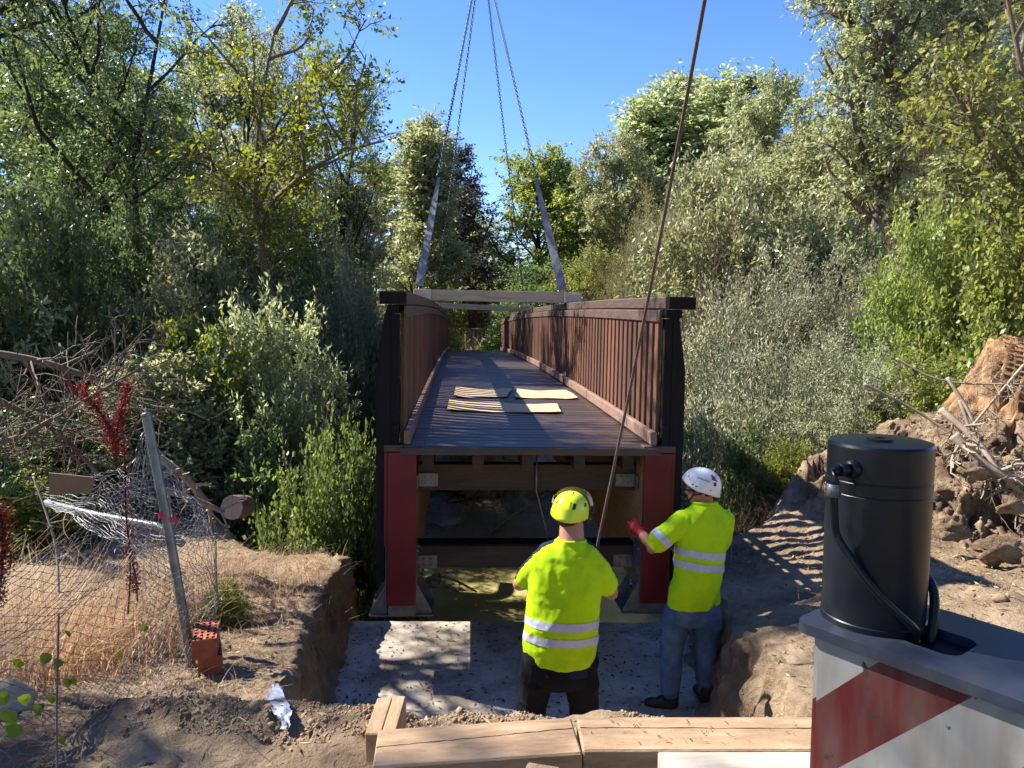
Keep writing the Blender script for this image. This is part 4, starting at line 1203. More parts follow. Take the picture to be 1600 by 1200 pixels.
# ------------------------------------------------------------------ foreground timbers
timber('sawn_timber', P(587, 1170, 2.30) + Vector((0, 0, -0.07)), P(901, 1149, 2.36) + Vector((0, 0, -0.07)), 0.215, 0.15, M['pine'], 'cracked light timber left of the join at the bottom of the photo', bev=0.006)
timber('sawn_timber', P(905.5, 1145, 2.36) + Vector((0, 0, -0.08)), P(905, 1145, 2.36) + Vector((1.25, 0.01, -0.083)), 0.20, 0.16, M['pine'], 'long light timber right of the join, its end behind the striped box', bev=0.006)
timber('sawn_timber', P(592, 1118, 2.62) + Vector((0, -0.12, -0.055)), P(592, 1118, 2.62) + Vector((0, 0.13, -0.055)), 0.058, 0.11, M['pine'], 'left half of the split end of wood behind the cracked timber', 'timber', bev=0.004)
timber('sawn_timber', P(616, 1118, 2.62) + Vector((0, -0.12, -0.052)), P(616, 1118, 2.62) + Vector((0, 0.135, -0.052)), 0.050, 0.115, M['pine'], 'right half of the split end of wood behind the cracked timber', 'timber', bev=0.004)
timber('sawn_timber', P(1033, 1190, 2.02) + Vector((0, 0, -0.05)), P(1033, 1190, 2.02) + Vector((0.75, 0, -0.05)), 0.10, 0.10, M['pine_pale'], 'whitish plank at the bottom edge beside the striped box', 'plank')
timber('sawn_timber', P(822, 1203, 2.05) + Vector((0, -0.15, -0.03)), P(850, 1192, 2.11) + Vector((0, 0, -0.03)), 0.10, 0.05, M['pine'], 'short offcut cut by the bottom edge below the join', 'offcut')
# drying crack along the left timber, bark chips on top
chips = []
for i in range(42):
    px = random.Random(i).uniform(920, 1255); py = random.Random(i + 99).uniform(1127, 1163)
    q = P(px, py, 2.36); yy = q.y; d = ray(px, py); zt = (P(905.5, 1145, 2.36).z)
    k = (zt - CAMZ) / d.z; chips.append(tuple(Vector((0, 0, CAMZ)) + d * k + Vector((0, 0, 0.004))))
flakes('wood_chips', np.array(chips), 0.017, 0.0035, M['litter_dark'], 7, up=0.05)['label'] = 'small bark chips lying on the long light timber'

def crack(tm, y0, y1, h, L, seed):
    rr = random.Random(seed); bm = bmesh.new(); prev = None; n = 26
    for i in range(n + 1):
        s = i / n; x = -L / 2 + L * s; y = y0 + (y1 - y0) * s + rr.uniform(-.0022, .0022); w = 0.0022 * (0.4 + rr.random())
        ring = [bm.verts.new((x, y - w, h / 2 + 0.0006)), bm.verts.new((x, y + w, h / 2 + 0.0006))]
        if prev: bm.faces.new((prev[0], ring[0], ring[1], prev[1]))
        prev = ring
    from_bm('drying_crack', bm, M['black_wood'], tm)
for o_ in [o for o in col.objects if o.name.startswith('sawn_timber')]:
    l_ = o_.get('label', '')
    if l_.startswith('cracked'): crack(o_, 0.0, 0.035, 0.15, o_.dimensions.x * 0.99, 1)
    if l_.startswith('long light'): crack(o_, 0.03, 0.02, 0.16, 1.24, 2)
# ------------------------------------------------------------------ crane outrigger
M['black_gloss'] = mat('black_machine_paint', [(0.003, 0.005, 0.009), (0.007, 0.010, 0.016), (0.016, 0.020, 0.027)], 0.36, 5, bump=0.03, spec=0.35, rough_var=0.08)
M['plate_paint'] = mat('dark_blue_grey_paint', [(0.012, 0.017, 0.030), (0.026, 0.034, 0.054), (0.060, 0.062, 0.070)], 0.42, 5, bump=0.06, spec=0.5, rough_var=0.12)
m = M['hazard'] = mat('hazard_stripes', [(0.20, 0.20, 0.185), (0.31, 0.305, 0.285)], 0.6, 3.5, bump=0.05)
nt = m.node_tree; b = nt.nodes['Principled BSDF']; src = b.inputs['Base Color'].links[0].from_socket
tc = nt.nodes.new('ShaderNodeTexCoord'); sp = nt.nodes.new('ShaderNodeSeparateXYZ'); nt.links.new(tc.outputs['Object'], sp.inputs[0])
def mth(op, a, c, tree=nt):
    n = tree.nodes.new('ShaderNodeMath'); n.operation = op
    for i, q in enumerate((a, c)):
        if isinstance(q, (int, float)): n.inputs[i].default_value = q
        else: tree.links.new(q, n.inputs[i])
    return n.outputs[0]
hA = P(1240, 968, 1.58)
du = Vector((0.6056, -0.7958, 0)); dv = Vector((0.7958, 0.6056, 0))
HB = Matrix(((du.x, dv.x, 0, hA.x), (du.y, dv.y, 0, hA.y), (0, 0, 1, hA.z), (0, 0, 0, 1)))
HI = HB.inverted()
def hz(px, py):                # a point of the striped front face, in box coordinates (u, z)
    d = HI.to_3x3() @ ray(px, py); o_ = HI @ Vector((0, 0, CAMZ)); k = (0.018 - o_.y) / d.y; q = o_ + d * k
    return q.x, q.z
p1, p2 = hz(1277, 1094), hz(1380, 1030); p3, p4 = hz(1322, 1194), hz(1535, 1080)
sl1 = (p2[1] - p1[1]) / (p2[0] - p1[0]); sl2 = (p4[1] - p3[1]) / (p4[0] - p3[0]); slp = (sl1 + sl2) / 2
k1 = ((p1[1] - slp * p1[0]) + (p2[1] - slp * p2[0])) / 2; k2 = ((p3[1] - slp * p3[0]) + (p4[1] - slp * p4[0])) / 2
# on the end face the band turns downwards with y
lin = mth('ADD', mth('SUBTRACT', sp.outputs['Z'], mth('MULTIPLY', sp.outputs['X'], slp)), mth('MULTIPLY', mth('SUBTRACT', sp.outputs['Y'], 0.018), -0.55))
ph = mth('DIVIDE', mth('SUBTRACT', lin, k2), (k1 - k2))
fr_ = mth('SUBTRACT', mth('MULTIPLY', ph, 0.5), mth('FLOOR', mth('MULTIPLY', ph, 0.5), 0))
msk = mth('LESS_THAN', fr_, 0.5)
mx = nt.nodes.new('ShaderNodeMix'); mx.data_type = 'RGBA'
nt.links.new(msk, mx.inputs[0]); nt.links.new(src, mx.inputs[6]); mx.inputs[7].default_value = (0.085, 0.007, 0.007, 1)
tn = nt.nodes.new('ShaderNodeTexNoise'); tn.inputs['Scale'].default_value = 21; tn.inputs['Detail'].default_value = 6; nt.links.new(tc.outputs['Object'], tn.inputs['Vector'])
tr_ = ramp(nt, [(0.66, (0, 0, 0)), (0.69, (1, 1, 1))]); nt.links.new(tn.outputs['Fac'], tr_.inputs['Fac'])
mp2 = nt.nodes.new('ShaderNodeMapping'); mp2.inputs['Scale'].default_value = (9, 9, 1.2); nt.links.new(tc.outputs['Object'], mp2.inputs['Vector'])
tn2 = nt.nodes.new('ShaderNodeTexNoise'); tn2.inputs['Scale'].default_value = 2.2; tn2.inputs['Detail'].default_value = 8; nt.links.new(mp2.outputs[0], tn2.inputs['Vector'])
tr2 = ramp(nt, [(0.42, (0, 0, 0)), (0.75, (0.55, 0.55, 0.55))]); nt.links.new(tn2.outputs['Fac'], tr2.inputs['Fac'])
m5 = nt.nodes.new('ShaderNodeMix'); m5.data_type = 'RGBA'; nt.links.new(tr2.outputs[0], m5.inputs[0]); nt.links.new(mx.outputs[2], m5.inputs[6]); m5.inputs[7].default_value = (0.12, 0.10, 0.08, 1)
m6 = nt.nodes.new('ShaderNodeMix'); m6.data_type = 'RGBA'; nt.links.new(tr_.outputs[0], m6.inputs[0]); nt.links.new(m5.outputs[2], m6.inputs[6]); m6.inputs[7].default_value = (0.035, 0.03, 0.028, 1)
nt.links.new(m6.outputs[2], b.inputs['Base Color'])

og = empty('crane_outrigger', (0, 0, 0), 'black hydraulic jack on a red and white striped outrigger box at the right', 'crane outrigger')
og.matrix_world = HB
LBX, WB = 1.7, 0.325
box_ = bmesh.new()
add_box(box_, (0.03, 0.018, -0.72), (LBX, WB - 0.018, -0.024)); 
ve = [e for e in box_.edges if abs(e.verts[0].co.x - 0.03) < 1e-4 and abs(e.verts[1].co.x - 0.03) < 1e-4 and abs(e.verts[0].co.z - e.verts[1].co.z) > 0.1]
bmesh.ops.bevel(box_, geom=ve, offset=0.02, segments=4, affect='EDGES')
from_bm('striped_box', box_, M['hazard'], og)
# top plate with a rounded slot
bm = bmesh.new()
def rounded(x0, y0, x1, y1, r_, n=5, z=0, chamf=None):
    pts = []
    for cx, cy, a0 in ((x1 - r_, y1 - r_, 0), (x0 + r_, y1 - r_, 90), (x0 + r_, y0 + r_, 180), (x1 - r_, y0 + r_, 270)):
        for i in range(n + 1):
            a = R(a0 + 90 * i / n); pts.append((cx + r_ * math.cos(a), cy + r_ * math.sin(a), z))
    return pts
cylc = Vector((0.100, 0.150))
sx0 = HI @ P(1440, 990, 1); 
def top_px(px, py):
    d = HI.to_3x3() @ ray(px, py); o_ = HI @ Vector((0, 0, CAMZ)); k = (0.0 - o_.z) / d.z; q = o_ + d * k; return q.x, q.y
q1 = top_px(1470, 1012); q2 = top_px(1505, 985)
slot = rounded(0.185, 0.085, 0.300, 0.205, 0.03)
outer = rounded(0, 0, LBX, WB, 0.032)
def ring_edges(pts, z):
    vs_ = [bm.verts.new((p[0], p[1], z)) for p in pts]
    return vs_, [bm.edges.new((vs_[i], vs_[(i + 1) % len(vs_)])) for i in range(len(vs_))]
vo, eo = ring_edges(outer, 0); vi, ei = ring_edges(slot, 0)
bmesh.ops.triangle_fill(bm, use_beauty=True, edges=eo + ei)
vo2, eo2 = ring_edges(outer, -0.024); vi2, ei2 = ring_edges(slot, -0.024)
for A_, B_ in ((vo, vo2), (vi2, vi)):
    for i in range(len(A_)): bm.faces.new((A_[i], B_[i], B_[(i + 1) % len(A_)], A_[(i + 1) % len(A_)]))
me_plate = from_bm('top_plate', bm, M['plate_paint'], og)
bm = bmesh.new(); add_box(bm, (0.19, 0.06, -0.16), (0.36, 0.235, -0.0245)); 
for f in [f for f in bm.faces if f.calc_center_median().z > -0.03]: bm.faces.remove(f)
bmesh.ops.solidify(bm, geom=bm.faces[:], thickness=0.003)
# the slot has no depth: plain black stands for the shade inside it
M['void'] = mat('slot_black', [(0.004, 0.004, 0.004), (0.008, 0.008, 0.008)], 0.7, 5, bump=0)
bm.free()
# jack cylinder
cyl = bmesh.new()
prof = [(0.108, 0.001), (0.108, 0.012), (0.106, 0.014), (0.106, 0.290), (0.1048, 0.2915), (0.1048, 0.293), (0.106, 0.2945), (0.106, 0.318), (0.1048, 0.3195), (0.1048, 0.321), (0.106, 0.3225), (0.106, 0.393), (0.103, 0.399), (0.095, 0.401), (0.026, 0.401), (0.026, 0.406), (0.011, 0.406), (0.011, 0.402)]
prev = None; N = 64
for r_, z in prof:
    ring = [cyl.verts.new((cylc.x + r_ * math.cos(2 * math.pi * k / N), cylc.y + r_ * math.sin(2 * math.pi * k / N), z)) for k in range(N)]
    if prev:
        for k in range(N): cyl.faces.new((prev[k], prev[(k + 1) % N], ring[(k + 1) % N], ring[k]))
    prev = ring
cyl.faces.new(prev)
cy = from_bm('jack_cylinder', cyl, M['black_gloss'], og, False)
smooth(cy.data); cy.data.set_sharp_from_angle(angle=R(25))
# hydraulic elbow and pipes: direction towards the camera from the cylinder axis
ctr = Vector((cylc.x, cylc.y, 0)); camL = HI @ Vector((0, 0, CAMZ)); tc_ = Vector((camL.x - ctr.x, camL.y - ctr.y, 0)).normalized()
lft = Vector((tc_.y, -tc_.x, 0))
if (HB.to_3x3() @ lft).x > 0: lft = -lft
def on_cyl(lat, z, out=0.0):
    """a point lat metres to the left of the line of sight, on the near surface"""
    a = math.asin(max(-1, min(1, lat * 0.89 / 0.106))); z = z + (0.028 if z > 0.15 else 0)
    n = tc_ * math.cos(a) + lft * math.sin(a)
    return ctr + n * (0.106 + out) + Vector((0, 0, z))
el = on_cyl(0.062, 0.318, 0.02)
tube_obj('port_boss', [on_cyl(0.055, 0.322, -0.01), on_cyl(0.055, 0.322, 0.012)], 0.019, M['black_gloss'], og, 16)
tube_obj('elbow_nut', [on_cyl(0.058, 0.322, 0.01), on_cyl(0.062, 0.322, 0.034)], 0.0145, M['black_gloss'], og, 6)
tube_obj('elbow', [on_cyl(0.062, 0.324, 0.028), on_cyl(0.066, 0.318, 0.040), on_cyl(0.068, 0.30, 0.041), on_cyl(0.068, 0.285, 0.04)], 0.0115, M['black_gloss'], og, 8)
tube_obj('pipe_nut', [on_cyl(0.068, 0.292, 0.04), on_cyl(0.068, 0.265, 0.04)], 0.0145, M['dull_steel'], og, 6)
sl_z = -0.015
pp = [on_cyl(0.068, 0.27, 0.04), on_cyl(0.068, 0.20, 0.032), on_cyl(0.068, 0.18, 0.026), on_cyl(0.060, 0.163, 0.024), on_cyl(0.0, 0.105, 0.02), on_cyl(-0.05, 0.055, 0.02), on_cyl(-0.075, 0.028, 0.026), Vector((0.210, 0.112, 0.006)), Vector((0.212, 0.115, -0.02))]
def smooth_pts(pts, it=2):
    for _ in range(it):
        out = [pts[0]]
        for a_, b_ in zip(pts[:-1], pts[1:]): out += [a_.lerp(b_, .25), a_.lerp(b_, .75)]
        pts = out + [pts[-1]]
    return pts
tube_obj('steel_pipe', smooth_pts(pp), 0.0085, M['black_gloss'], og, 10)
tube_obj('hose', smooth_pts([Vector((0.17, 0.222, 0.11)), Vector((0.20, 0.215, 0.085)), Vector((0.215, 0.185, 0.03)), Vector((0.218, 0.165, -0.02))]), 0.010, M['black_gloss'], og, 10)
# flat black sheet as the slot's shade, a little above the striped box top
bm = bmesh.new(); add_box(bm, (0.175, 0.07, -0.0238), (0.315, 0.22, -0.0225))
from_bm('slot_shade', bm, M['void'], og)
# support leg below
tube_obj('jack_leg', [(cylc.x, cylc.y, -0.72), (cylc.x, cylc.y, -0.98)], 0.075, M['steel'], og, 24)

# ------------------------------------------------------------------ wire fence, pole, bricks
fz = lambda x, y: gz(x, y)
pb = P(300, 1052, 4.0); pb.z = gz(pb.x, 4.0) - 0.12
ptop = P(229, 650, 4.02); pmid = P(262, 820, 4.0)
fence = empty('chain_link_fence', (pb.x, pb.y, pb.z), 'collapsed chain-link fence hanging from a leaning grey steel post', 'fence')
fl = fence.location
loc = lambda v: Vector(v) - fl
bm = bmesh.new(); add_tube(bm, [loc(p) for p in (pb, P(297, 1020, 4.0), P(262, 820, 4.0), ptop)], 0.026, 16, caps=False)
post = from_bm('post', bm, M['pole_steel'], fence, True)
bm = bmesh.new(); tt = (ptop - pmid).normalized()
add_tube(bm, [loc(ptop) - tt * 0.004, loc(ptop) + tt * 0.012, loc(ptop) + tt * 0.02], [0.0275, 0.0275, 0.018], 16)
from_bm('post_cap', bm, M['pole_steel'], post, True)
M['red_tape'] = mat('red_tape', [(0.55, 0.012, 0.03), (0.7, 0.02, 0.05)], 0.4, 8, bump=0.1)
tpm = P(256, 804, 4.0)
bm = bmesh.new(); add_tube(bm, [loc(tpm - tt * 0.016), loc(tpm + tt * 0.016)], 0.0285, 16, caps=False); from_bm('tape', bm, M['red_tape'], post, True)
bm = bmesh.new()
q0 = loc(tpm) + Vector((0.025, -0.01, -0.005))
prev = None
for i in range(9):
    s = i / 8; c = q0 + Vector((0.065 * s, -0.01 * s, -0.05 * s * s - 0.02 * math.sin(6 * s)))
    ring = [bm.verts.new(c + Vector((0, 0.003, 0.014 * (0.6 + math.sin(5 * s) * 0.5)))), bm.verts.new(c - Vector((0, 0.003, 0.014)))]
    if prev: bm.faces.new((prev[0], ring[0], ring[1], prev[1]))
    prev = ring
from_bm('tape_tail', bm, M['red_tape'], post)

def mesh_sheet(name, grid, cell, wire, parent, seed=0, crump=0.03):
    """grid[row][col] of photographed (px, py, Y); zigzag wires woven down the sheet"""
    G = np.array([[list(loc(P(*q))) for q in row] for row in grid])
    rr = np.random.default_rng(seed)
    nr, nc = G.shape[:2]
    Hh = np.linalg.norm(np.diff(G[:, nc // 2], axis=0), axis=1).sum(); Ww = np.linalg.norm(np.diff(G[nr // 2], axis=0), axis=1).sum()
    nu = int(Ww / cell * 1.25); nv = int(Hh / (cell / 2))
    def cr_(A, t):          # smooth interpolation along the first axis
        n = A.shape[0]; f = np.clip(t * (n - 1), 0, n - 1 - 1e-6); i = f.astype(int); w = (f - i)
        g = lambda k: A[np.clip(k, 0, n - 1)]
        w = w.reshape(w.shape + (1,) * (A.ndim - 1))
        p0, p1_, p2_, p3_ = g(i - 1), g(i), g(i + 1), g(i + 2)
        return 0.5 * ((2 * p1_) + (-p0 + p2_) * w + (2 * p0 - 5 * p1_ + 4 * p2_ - p3_) * w ** 2 + (-p0 + 3 * p1_ - 3 * p2_ + p3_) * w ** 3)
    us = np.arange(nu); vs_ = np.arange(nv + 1)
    paths = []
    Rv = cr_(G, vs_ / nv)                     # (nv+1, nc, 3)
    for u in us:
        zz = np.where((vs_ + u) % 2 == 0, -0.52, 0.52)
        t = np.clip((u + 0.5 + zz * (1 if u % 1 == 0 else 1)) / nu, 0, 1)
        row = np.stack([cr_(Rv[j], np.array([t[j]]))[0] for j in range(nv + 1)])
        paths.append(row)
    Pm = np.stack(paths)
    q = Pm
    nz = np.stack([fbm(q[..., 0] * 4 + 3, q[..., 2] * 5 + k * 7, 3) for k in range(3)], -1)
    nz2 = np.stack([fbm(q[..., 0] * 16 + 3, q[..., 2] * 17 + k * 7, 2) for k in range(3)], -1)
    Pm = Pm + nz * crump * 2.2 + nz2 * crump * 0.5 + rr.normal(0, 0.0022, Pm.shape)
    V, F = batch_tubes(Pm, np.full(Pm.shape[:2], wire), 3)
    o = link(name, np_mesh(name, V, F, M['wire'], sm=True), parent)
    return o
mesh_sheet('wire_mesh', [
    [(-90, 905, 2.9), (40, 865, 3.15), (130, 815, 3.5), (200, 745, 3.9), (236, 655, 4.05)],
    [(-90, 985, 2.7), (45, 945, 2.95), (150, 880, 3.35), (215, 810, 3.85), (262, 770, 4.03)],
    [(-90, 1070, 2.5), (60, 1040, 2.75), (165, 985, 3.2), (235, 920, 3.8), (283, 900, 4.02)],
    [(-90, 1160, 2.35), (65, 1130, 2.6), (165, 1090, 3.05), (245, 1040, 3.65), (300, 1000, 3.98)],
    [(-90, 1290, 2.2), (70, 1275, 2.4), (175, 1250, 2.7), (250, 1180, 3.3), (300, 1075, 3.9)]], 0.050, 0.0020, fence, 1, 0.035)
mesh_sheet('folded_wire_mesh', [
    [(75, 758, 5.0), (150, 742, 4.9), (215, 730, 4.5), (238, 668, 4.06)],
    [(70, 785, 4.7), (150, 778, 4.6), (215, 790, 4.3), (262, 752, 4.1)],
    [(85, 800, 4.4), (170, 808, 4.3), (240, 830, 4.15), (318, 800, 4.2)],
    [(120, 815, 4.2), (200, 850, 4.1), (270, 868, 4.05), (322, 850, 4.1)]], 0.045, 0.0018, fence, 2, 0.03)
mesh_sheet('folded_wire_mesh', [
    [(240, 665, 4.1), (232, 690, 4.2), (205, 740, 4.3), (196, 760, 4.4)],
    [(262, 750, 4.08), (300, 775, 4.2), (285, 800, 4.3), (200, 800, 4.4)],
    [(300, 810, 4.05), (335, 850, 4.1), (320, 900, 4.1), (215, 860, 4.3)],
    [(290, 960, 4.03), (330, 1000, 4.05), (318, 980, 4.1), (225, 960, 4.2)]], 0.047, 0.0018, fence, 4, 0.03)
tube_obj('fallen_rail', [loc(P(72, 786, 4.75)), loc(P(150, 805, 4.6)), loc(P(245, 822, 4.4)), loc(P(285, 850, 4.3))], 0.024, M['pole_steel'], fence, 12)

# cardboard scrap on the wire
def slab_px(name, pts, Y, th, m, label, cat, curl=0.0):
    bm = bmesh.new(); prism(bm, [P(px, py, Y + (0.0 if len(q) < 3 else q[2])) for q in pts for px, py in [q[:2]]], 0, th, (0, 1, 0.1))
    return tag(from_bm(name, bm, m), label, cat)
slab_px('cardboard_scrap', [(77, 773), (76, 739), (100, 741), (145, 746), (147, 752), (142, 771)], 4.42, 0.008, M['card_dull'], 'brown cardboard scrap resting on the collapsed wire fence', 'cardboard')

# bricks
M['brick'] = mat('orange_brick', [(0.27, 0.075, 0.038), (0.42, 0.135, 0.07)], 0.85, 14, bump=0.3, bscale=60)
M['brick_hole'] = mat('brick_hole_clay', [(0.14, 0.04, 0.022), (0.2, 0.06, 0.035)], 0.95, 14, bump=0)
def brick(name, x, y, z, rz, label, top=True):
    L_, W_, H_ = 0.24, 0.125, 0.108
    o = empty(name, (x, y, z), label, 'brick'); o.rotation_euler = (0, 0, rz)
    bm = bmesh.new()
    # walls + perforated top made of a grid of square rings
    nxh, nyh = 4, 6
    holes = []
    outer = [(-W_ / 2, -L_ / 2), (W_ / 2, -L_ / 2), (W_ / 2, L_ / 2), (-W_ / 2, L_ / 2)]
    def loop(pts, z): 
        vs_ = [bm.verts.new((p[0], p[1], z)) for p in pts]; return vs_, [bm.edges.new((vs_[i], vs_[(i + 1) % len(vs_)])) for i in range(len(vs_))]
    vo, eo = loop(outer, H_); alle = list(eo); hv = []
    for i in range(nxh):
        for j in range(nyh):
            cx = -W_ / 2 + (i + 0.5) * W_ / nxh; cy_ = -L_ / 2 + (j + 0.5) * L_ / nyh
            pts = [(cx + 0.0095 * math.cos(2 * math.pi * k / 8), cy_ + 0.0125 * math.sin(2 * math.pi * k / 8)) for k in range(8)]
            v_, e_ = loop(pts, H_); alle += e_; hv.append(v_)
    bmesh.ops.triangle_fill(bm, use_beauty=True, edges=alle)
    vb = [bm.verts.new((p[0], p[1], 0)) for p in outer]
    for i in range(4): bm.faces.new((vo[i], vb[i], vb[(i + 1) % 4], vo[(i + 1) % 4]))
    bm.faces.new(vb)
    for v_ in hv:
        lo = [bm.verts.new((v.co.x, v.co.y, 0.012)) for v in v_]
        for i in range(8):
            f = bm.faces.new((v_[i], lo[i], lo[(i + 1) % 8], v_[(i + 1) % 8])); f.material_index = 1
        bm.faces.new(lo).material_index = 1
    b_ = from_bm('brick_body', bm, M['brick'], o); b_.data.materials.append(M['brick_hole'])
    return o
bb = P(322, 1066, 3.86)
zb = gz(bb.x, 3.86)
brick('brick', bb.x, 3.92, zb + 0.005, R(24), 'lower perforated orange brick at the foot of the leaning post')
brick('brick', bb.x - 0.008, 3.90, zb + 0.116, R(18), 'upper perforated orange brick stacked at the foot of the leaning post')

# crumpled wrapper
M['wrapper'] = mat('white_blue_wrapper', [(0.07, 0.13, 0.36), (0.22, 0.26, 0.34), (0.33, 0.35, 0.39)], 0.35, 22, bump=0.3, bscale=60, spec=0.6)
wp = [hit_px(*q) for q in ((432, 1074), (434, 1090), (440, 1106), (447, 1122), (450, 1142))]
bm = bmesh.new(); prev = None; rr2 = random.Random(4)
for i in range(17):
    s = i / 16; f = s * 4; k = min(3, int(f)); c = wp[k].lerp(wp[k + 1], f - k) + Vector((0, -0.03, 0.03))
    wd = 0.016 + 0.026 * math.sin(math.pi * min(1, s * 1.1))
    ring = [bm.verts.new(c + Vector((wd * (j / 3 - 1) + rr2.uniform(-.005, .005), rr2.uniform(-.012, .012), rr2.uniform(-.006, .006)))) for j in range(7)]
    if prev:
        for j in range(6): bm.faces.new((prev[j], prev[j + 1], ring[j + 1], ring[j]))
    prev = ring
wr = from_bm('plastic_wrapper', bm, M['wrapper'], None, True)
tag(wr, 'crumpled white and blue plastic wrapper on the soil by the pit corner', 'wrapper')

# pale stone bottom left, round log end, rocks
def rock(name, loc_, size, m, label, cat='rock', seed=0, sub=3, amp=0.25):
    bm = bmesh.new(); bmesh.ops.create_icosphere(bm, subdivisions=sub, radius=1.0)
    for v in bm.verts:
        n_ = noise.fractal(v.co * 1.3 + Vector((seed * 7.1, 0, 0)), 0.8, 2.0, 4)
        n2_ = noise.noise(v.co * 5 + Vector((seed, 3, 1)))
        v.co = v.co * (1 + amp * n_ + 0.04 * n2_)
        v.co = Vector((v.co.x * size[0], v.co.y * size[1], v.co.z * size[2]))
    o = from_bm(name, bm, m, None, False); o.location = loc_
    smooth(o.data)
    return tag(o, label, cat)
M['pale_stone'] = mat('pale_stone', [(0.27, 0.23, 0.17), (0.38, 0.33, 0.26)], 0.9, 6, bump=0.5)
q = P(5, 1170, 2.9); rock('pale_stone', (q.x, 2.9, gz(q.x, 2.9) + 0.02), (0.13, 0.12, 0.10), M['pale_stone'], 'pale stone behind the wire in the bottom left corner', 'stone', 1)
def log(name, p0, p1, r0, r1, m, m_end, label, cat, sides=20, amp=0.08, seed=1):
    p0, p1 = Vector(p0), Vector(p1); n = 12; t = (p1 - p0).normalized(); a, b_ = frame_of(t)
    o = empty(name, p0, label, cat); bm = bmesh.new(); rings = []
    for i in range(n + 1):
        s = i / n; c = (p1 - p0) * s; r_ = r0 + (r1 - r0) * s
        rings.append([bm.verts.new(c + (a * math.cos(q) + b_ * math.sin(q)) * r_ * (1 + amp * noise.noise(Vector((math.cos(q) * 2, math.sin(q) * 2, s * 3 + seed))))) for q in np.arange(sides) * 2 * math.pi / sides])
    for i in range(n):
        for k in range(sides): bm.faces.new((rings[i][k], rings[i][(k + 1) % sides], rings[i + 1][(k + 1) % sides], rings[i + 1][k]))
    bm.faces.new(rings[-1])
    from_bm('bark_shell', bm, m, o, True)
    bm = bmesh.new(); vs_ = [bm.verts.new(c_.co.copy() if False else ((a * math.cos(q) + b_ * math.sin(q)) * r0 * (1 + amp * noise.noise(Vector((math.cos(q) * 2, math.sin(q) * 2, seed)))))) for q in np.arange(sides) * 2 * math.pi / sides]
    bm.faces.new(vs_)
    from_bm('cut_end', bm, m_end, o)
    return o
M['cut_grey'] = mat('weathered_cut_wood', [(0.22, 0.19, 0.16), (0.36, 0.32, 0.27)], 0.9, 14, bump=0.5)
q = P(362, 793, 7.7); log('round_log', q, q + Vector((0.05, 0.26, -0.05)), 0.13, 0.12, M['bark_pale'], M['cut_grey'], 'round log with a grey cut end on the far edge of the left bank', 'log')
q = P(434, 684, 9.6); log('cut_stump', q + Vector((0, 0, 0.05)), q + Vector((0.02, 0.05, -0.6)), 0.12, 0.14, M['bark_pale'], M['pale_stone'], 'small pale cut stump among the bushes left of the bridge', 'stump')
# bent old trunk left of the bridge
bm = bmesh.new(); add_tube(bm, smooth_pts([P(462, 690, 11.0), P(466, 650, 11.0), P(478, 615, 11.0), P(497, 598, 11.1), P(520, 600, 11.6)]), [0.14 - 0.003 * i for i in range(40)], 12)
tag(from_bm('bent_trunk', bm, M['bark_pale'], None, True), 'thick pale bent trunk stub at the base of the slender ash', 'dead trunk')
# bare branches over the left side
rr3 = random.Random(11)
def branch(name, pts, r0, r1, m, label, cat='branch', side=0, seed=0, sl=0.5):
    o = empty(name, pts[0], label, cat)
    base = Vector(pts[0]); sp_ = smooth_pts([Vector(p) - base for p in pts])
    bm = bmesh.new(); add_tube(bm, sp_, [r0 + (r1 - r0) * i / (len(sp_) - 1) for i in range(len(sp_))], 7)
    from_bm('limb', bm, m, o, True)
    if side:
        rg = np.random.default_rng(seed); A = np.array([[list(p) for p in sp_]])
        p, t = sample(A, np.zeros(side, int), 0.15 + 0.85 * rg.random(side))
        tw = grow(rg, p, side_dirs(rg, t, 0.6), sl * rg.uniform(0.3, 1.2, side), 6, up=0.02, wob=0.2)
        V1, F1 = batch_tubes(tw, np.linspace(1, .3, 6)[None] * r1 * 0.7 * np.ones((side, 1)), 4)
        w2 = np.repeat(np.arange(side), 4); p, t = sample(tw, w2, 0.2 + 0.8 * rg.random(side * 4))
        t2 = grow(rg, p, side_dirs(rg, t, 0.6), sl * 0.4 * rg.uniform(0.3, 1.2, side * 4), 4, up=0.0, wob=0.25)
        V2, F2 = batch_tubes(t2, np.full((side * 4, 4), r1 * 0.3), 3)
        link('twigs', np_mesh('twigs', np.concatenate([V1, V2]), np.concatenate([F1, F2 + len(V1)]), m), o)['kind'] = 'stuff'
    return o
branch('fallen_branch', [P(-60, 545, 5.8), P(60, 562, 6.0), P(140, 590, 6.1), P(205, 602, 6.2), P(185, 660, 6.2)], 0.035, 0.016, M['twig'], 'long bare branch reaching from the left border to the rusty seed spike', side=34, seed=1, sl=0.7)
branch('fallen_branch', [P(-60, 600, 5.4), P(30, 640, 5.6), P(100, 680, 5.7), P(170, 760, 5.8)], 0.03, 0.012, M['twig'], 'bare branch slanting down behind the cardboard scrap', side=40, seed=2, sl=0.7)
branch('fallen_branch', [P(-60, 700, 5.2), P(20, 690, 5.4), P(90, 650, 5.6), P(220, 575, 5.9)], 0.028, 0.010, M['twig'], 'bare branch rising behind the wire fence towards the ash', side=40, seed=3, sl=0.7)
branch('fallen_branch', [P(250, 715, 6.6), P(290, 745, 6.6), P(330, 795, 6.7)], 0.035, 0.03, M['dead_wood'], 'grey stick leaning right of the leaning post', side=8, seed=4, sl=0.3)
branch('fallen_branch', [P(255, 765, 6.3), P(300, 778, 6.4), P(350, 800, 6.6)], 0.03, 0.02, M['dead_wood'], 'lower grey stick right of the leaning post', side=6, seed=5, sl=0.3)
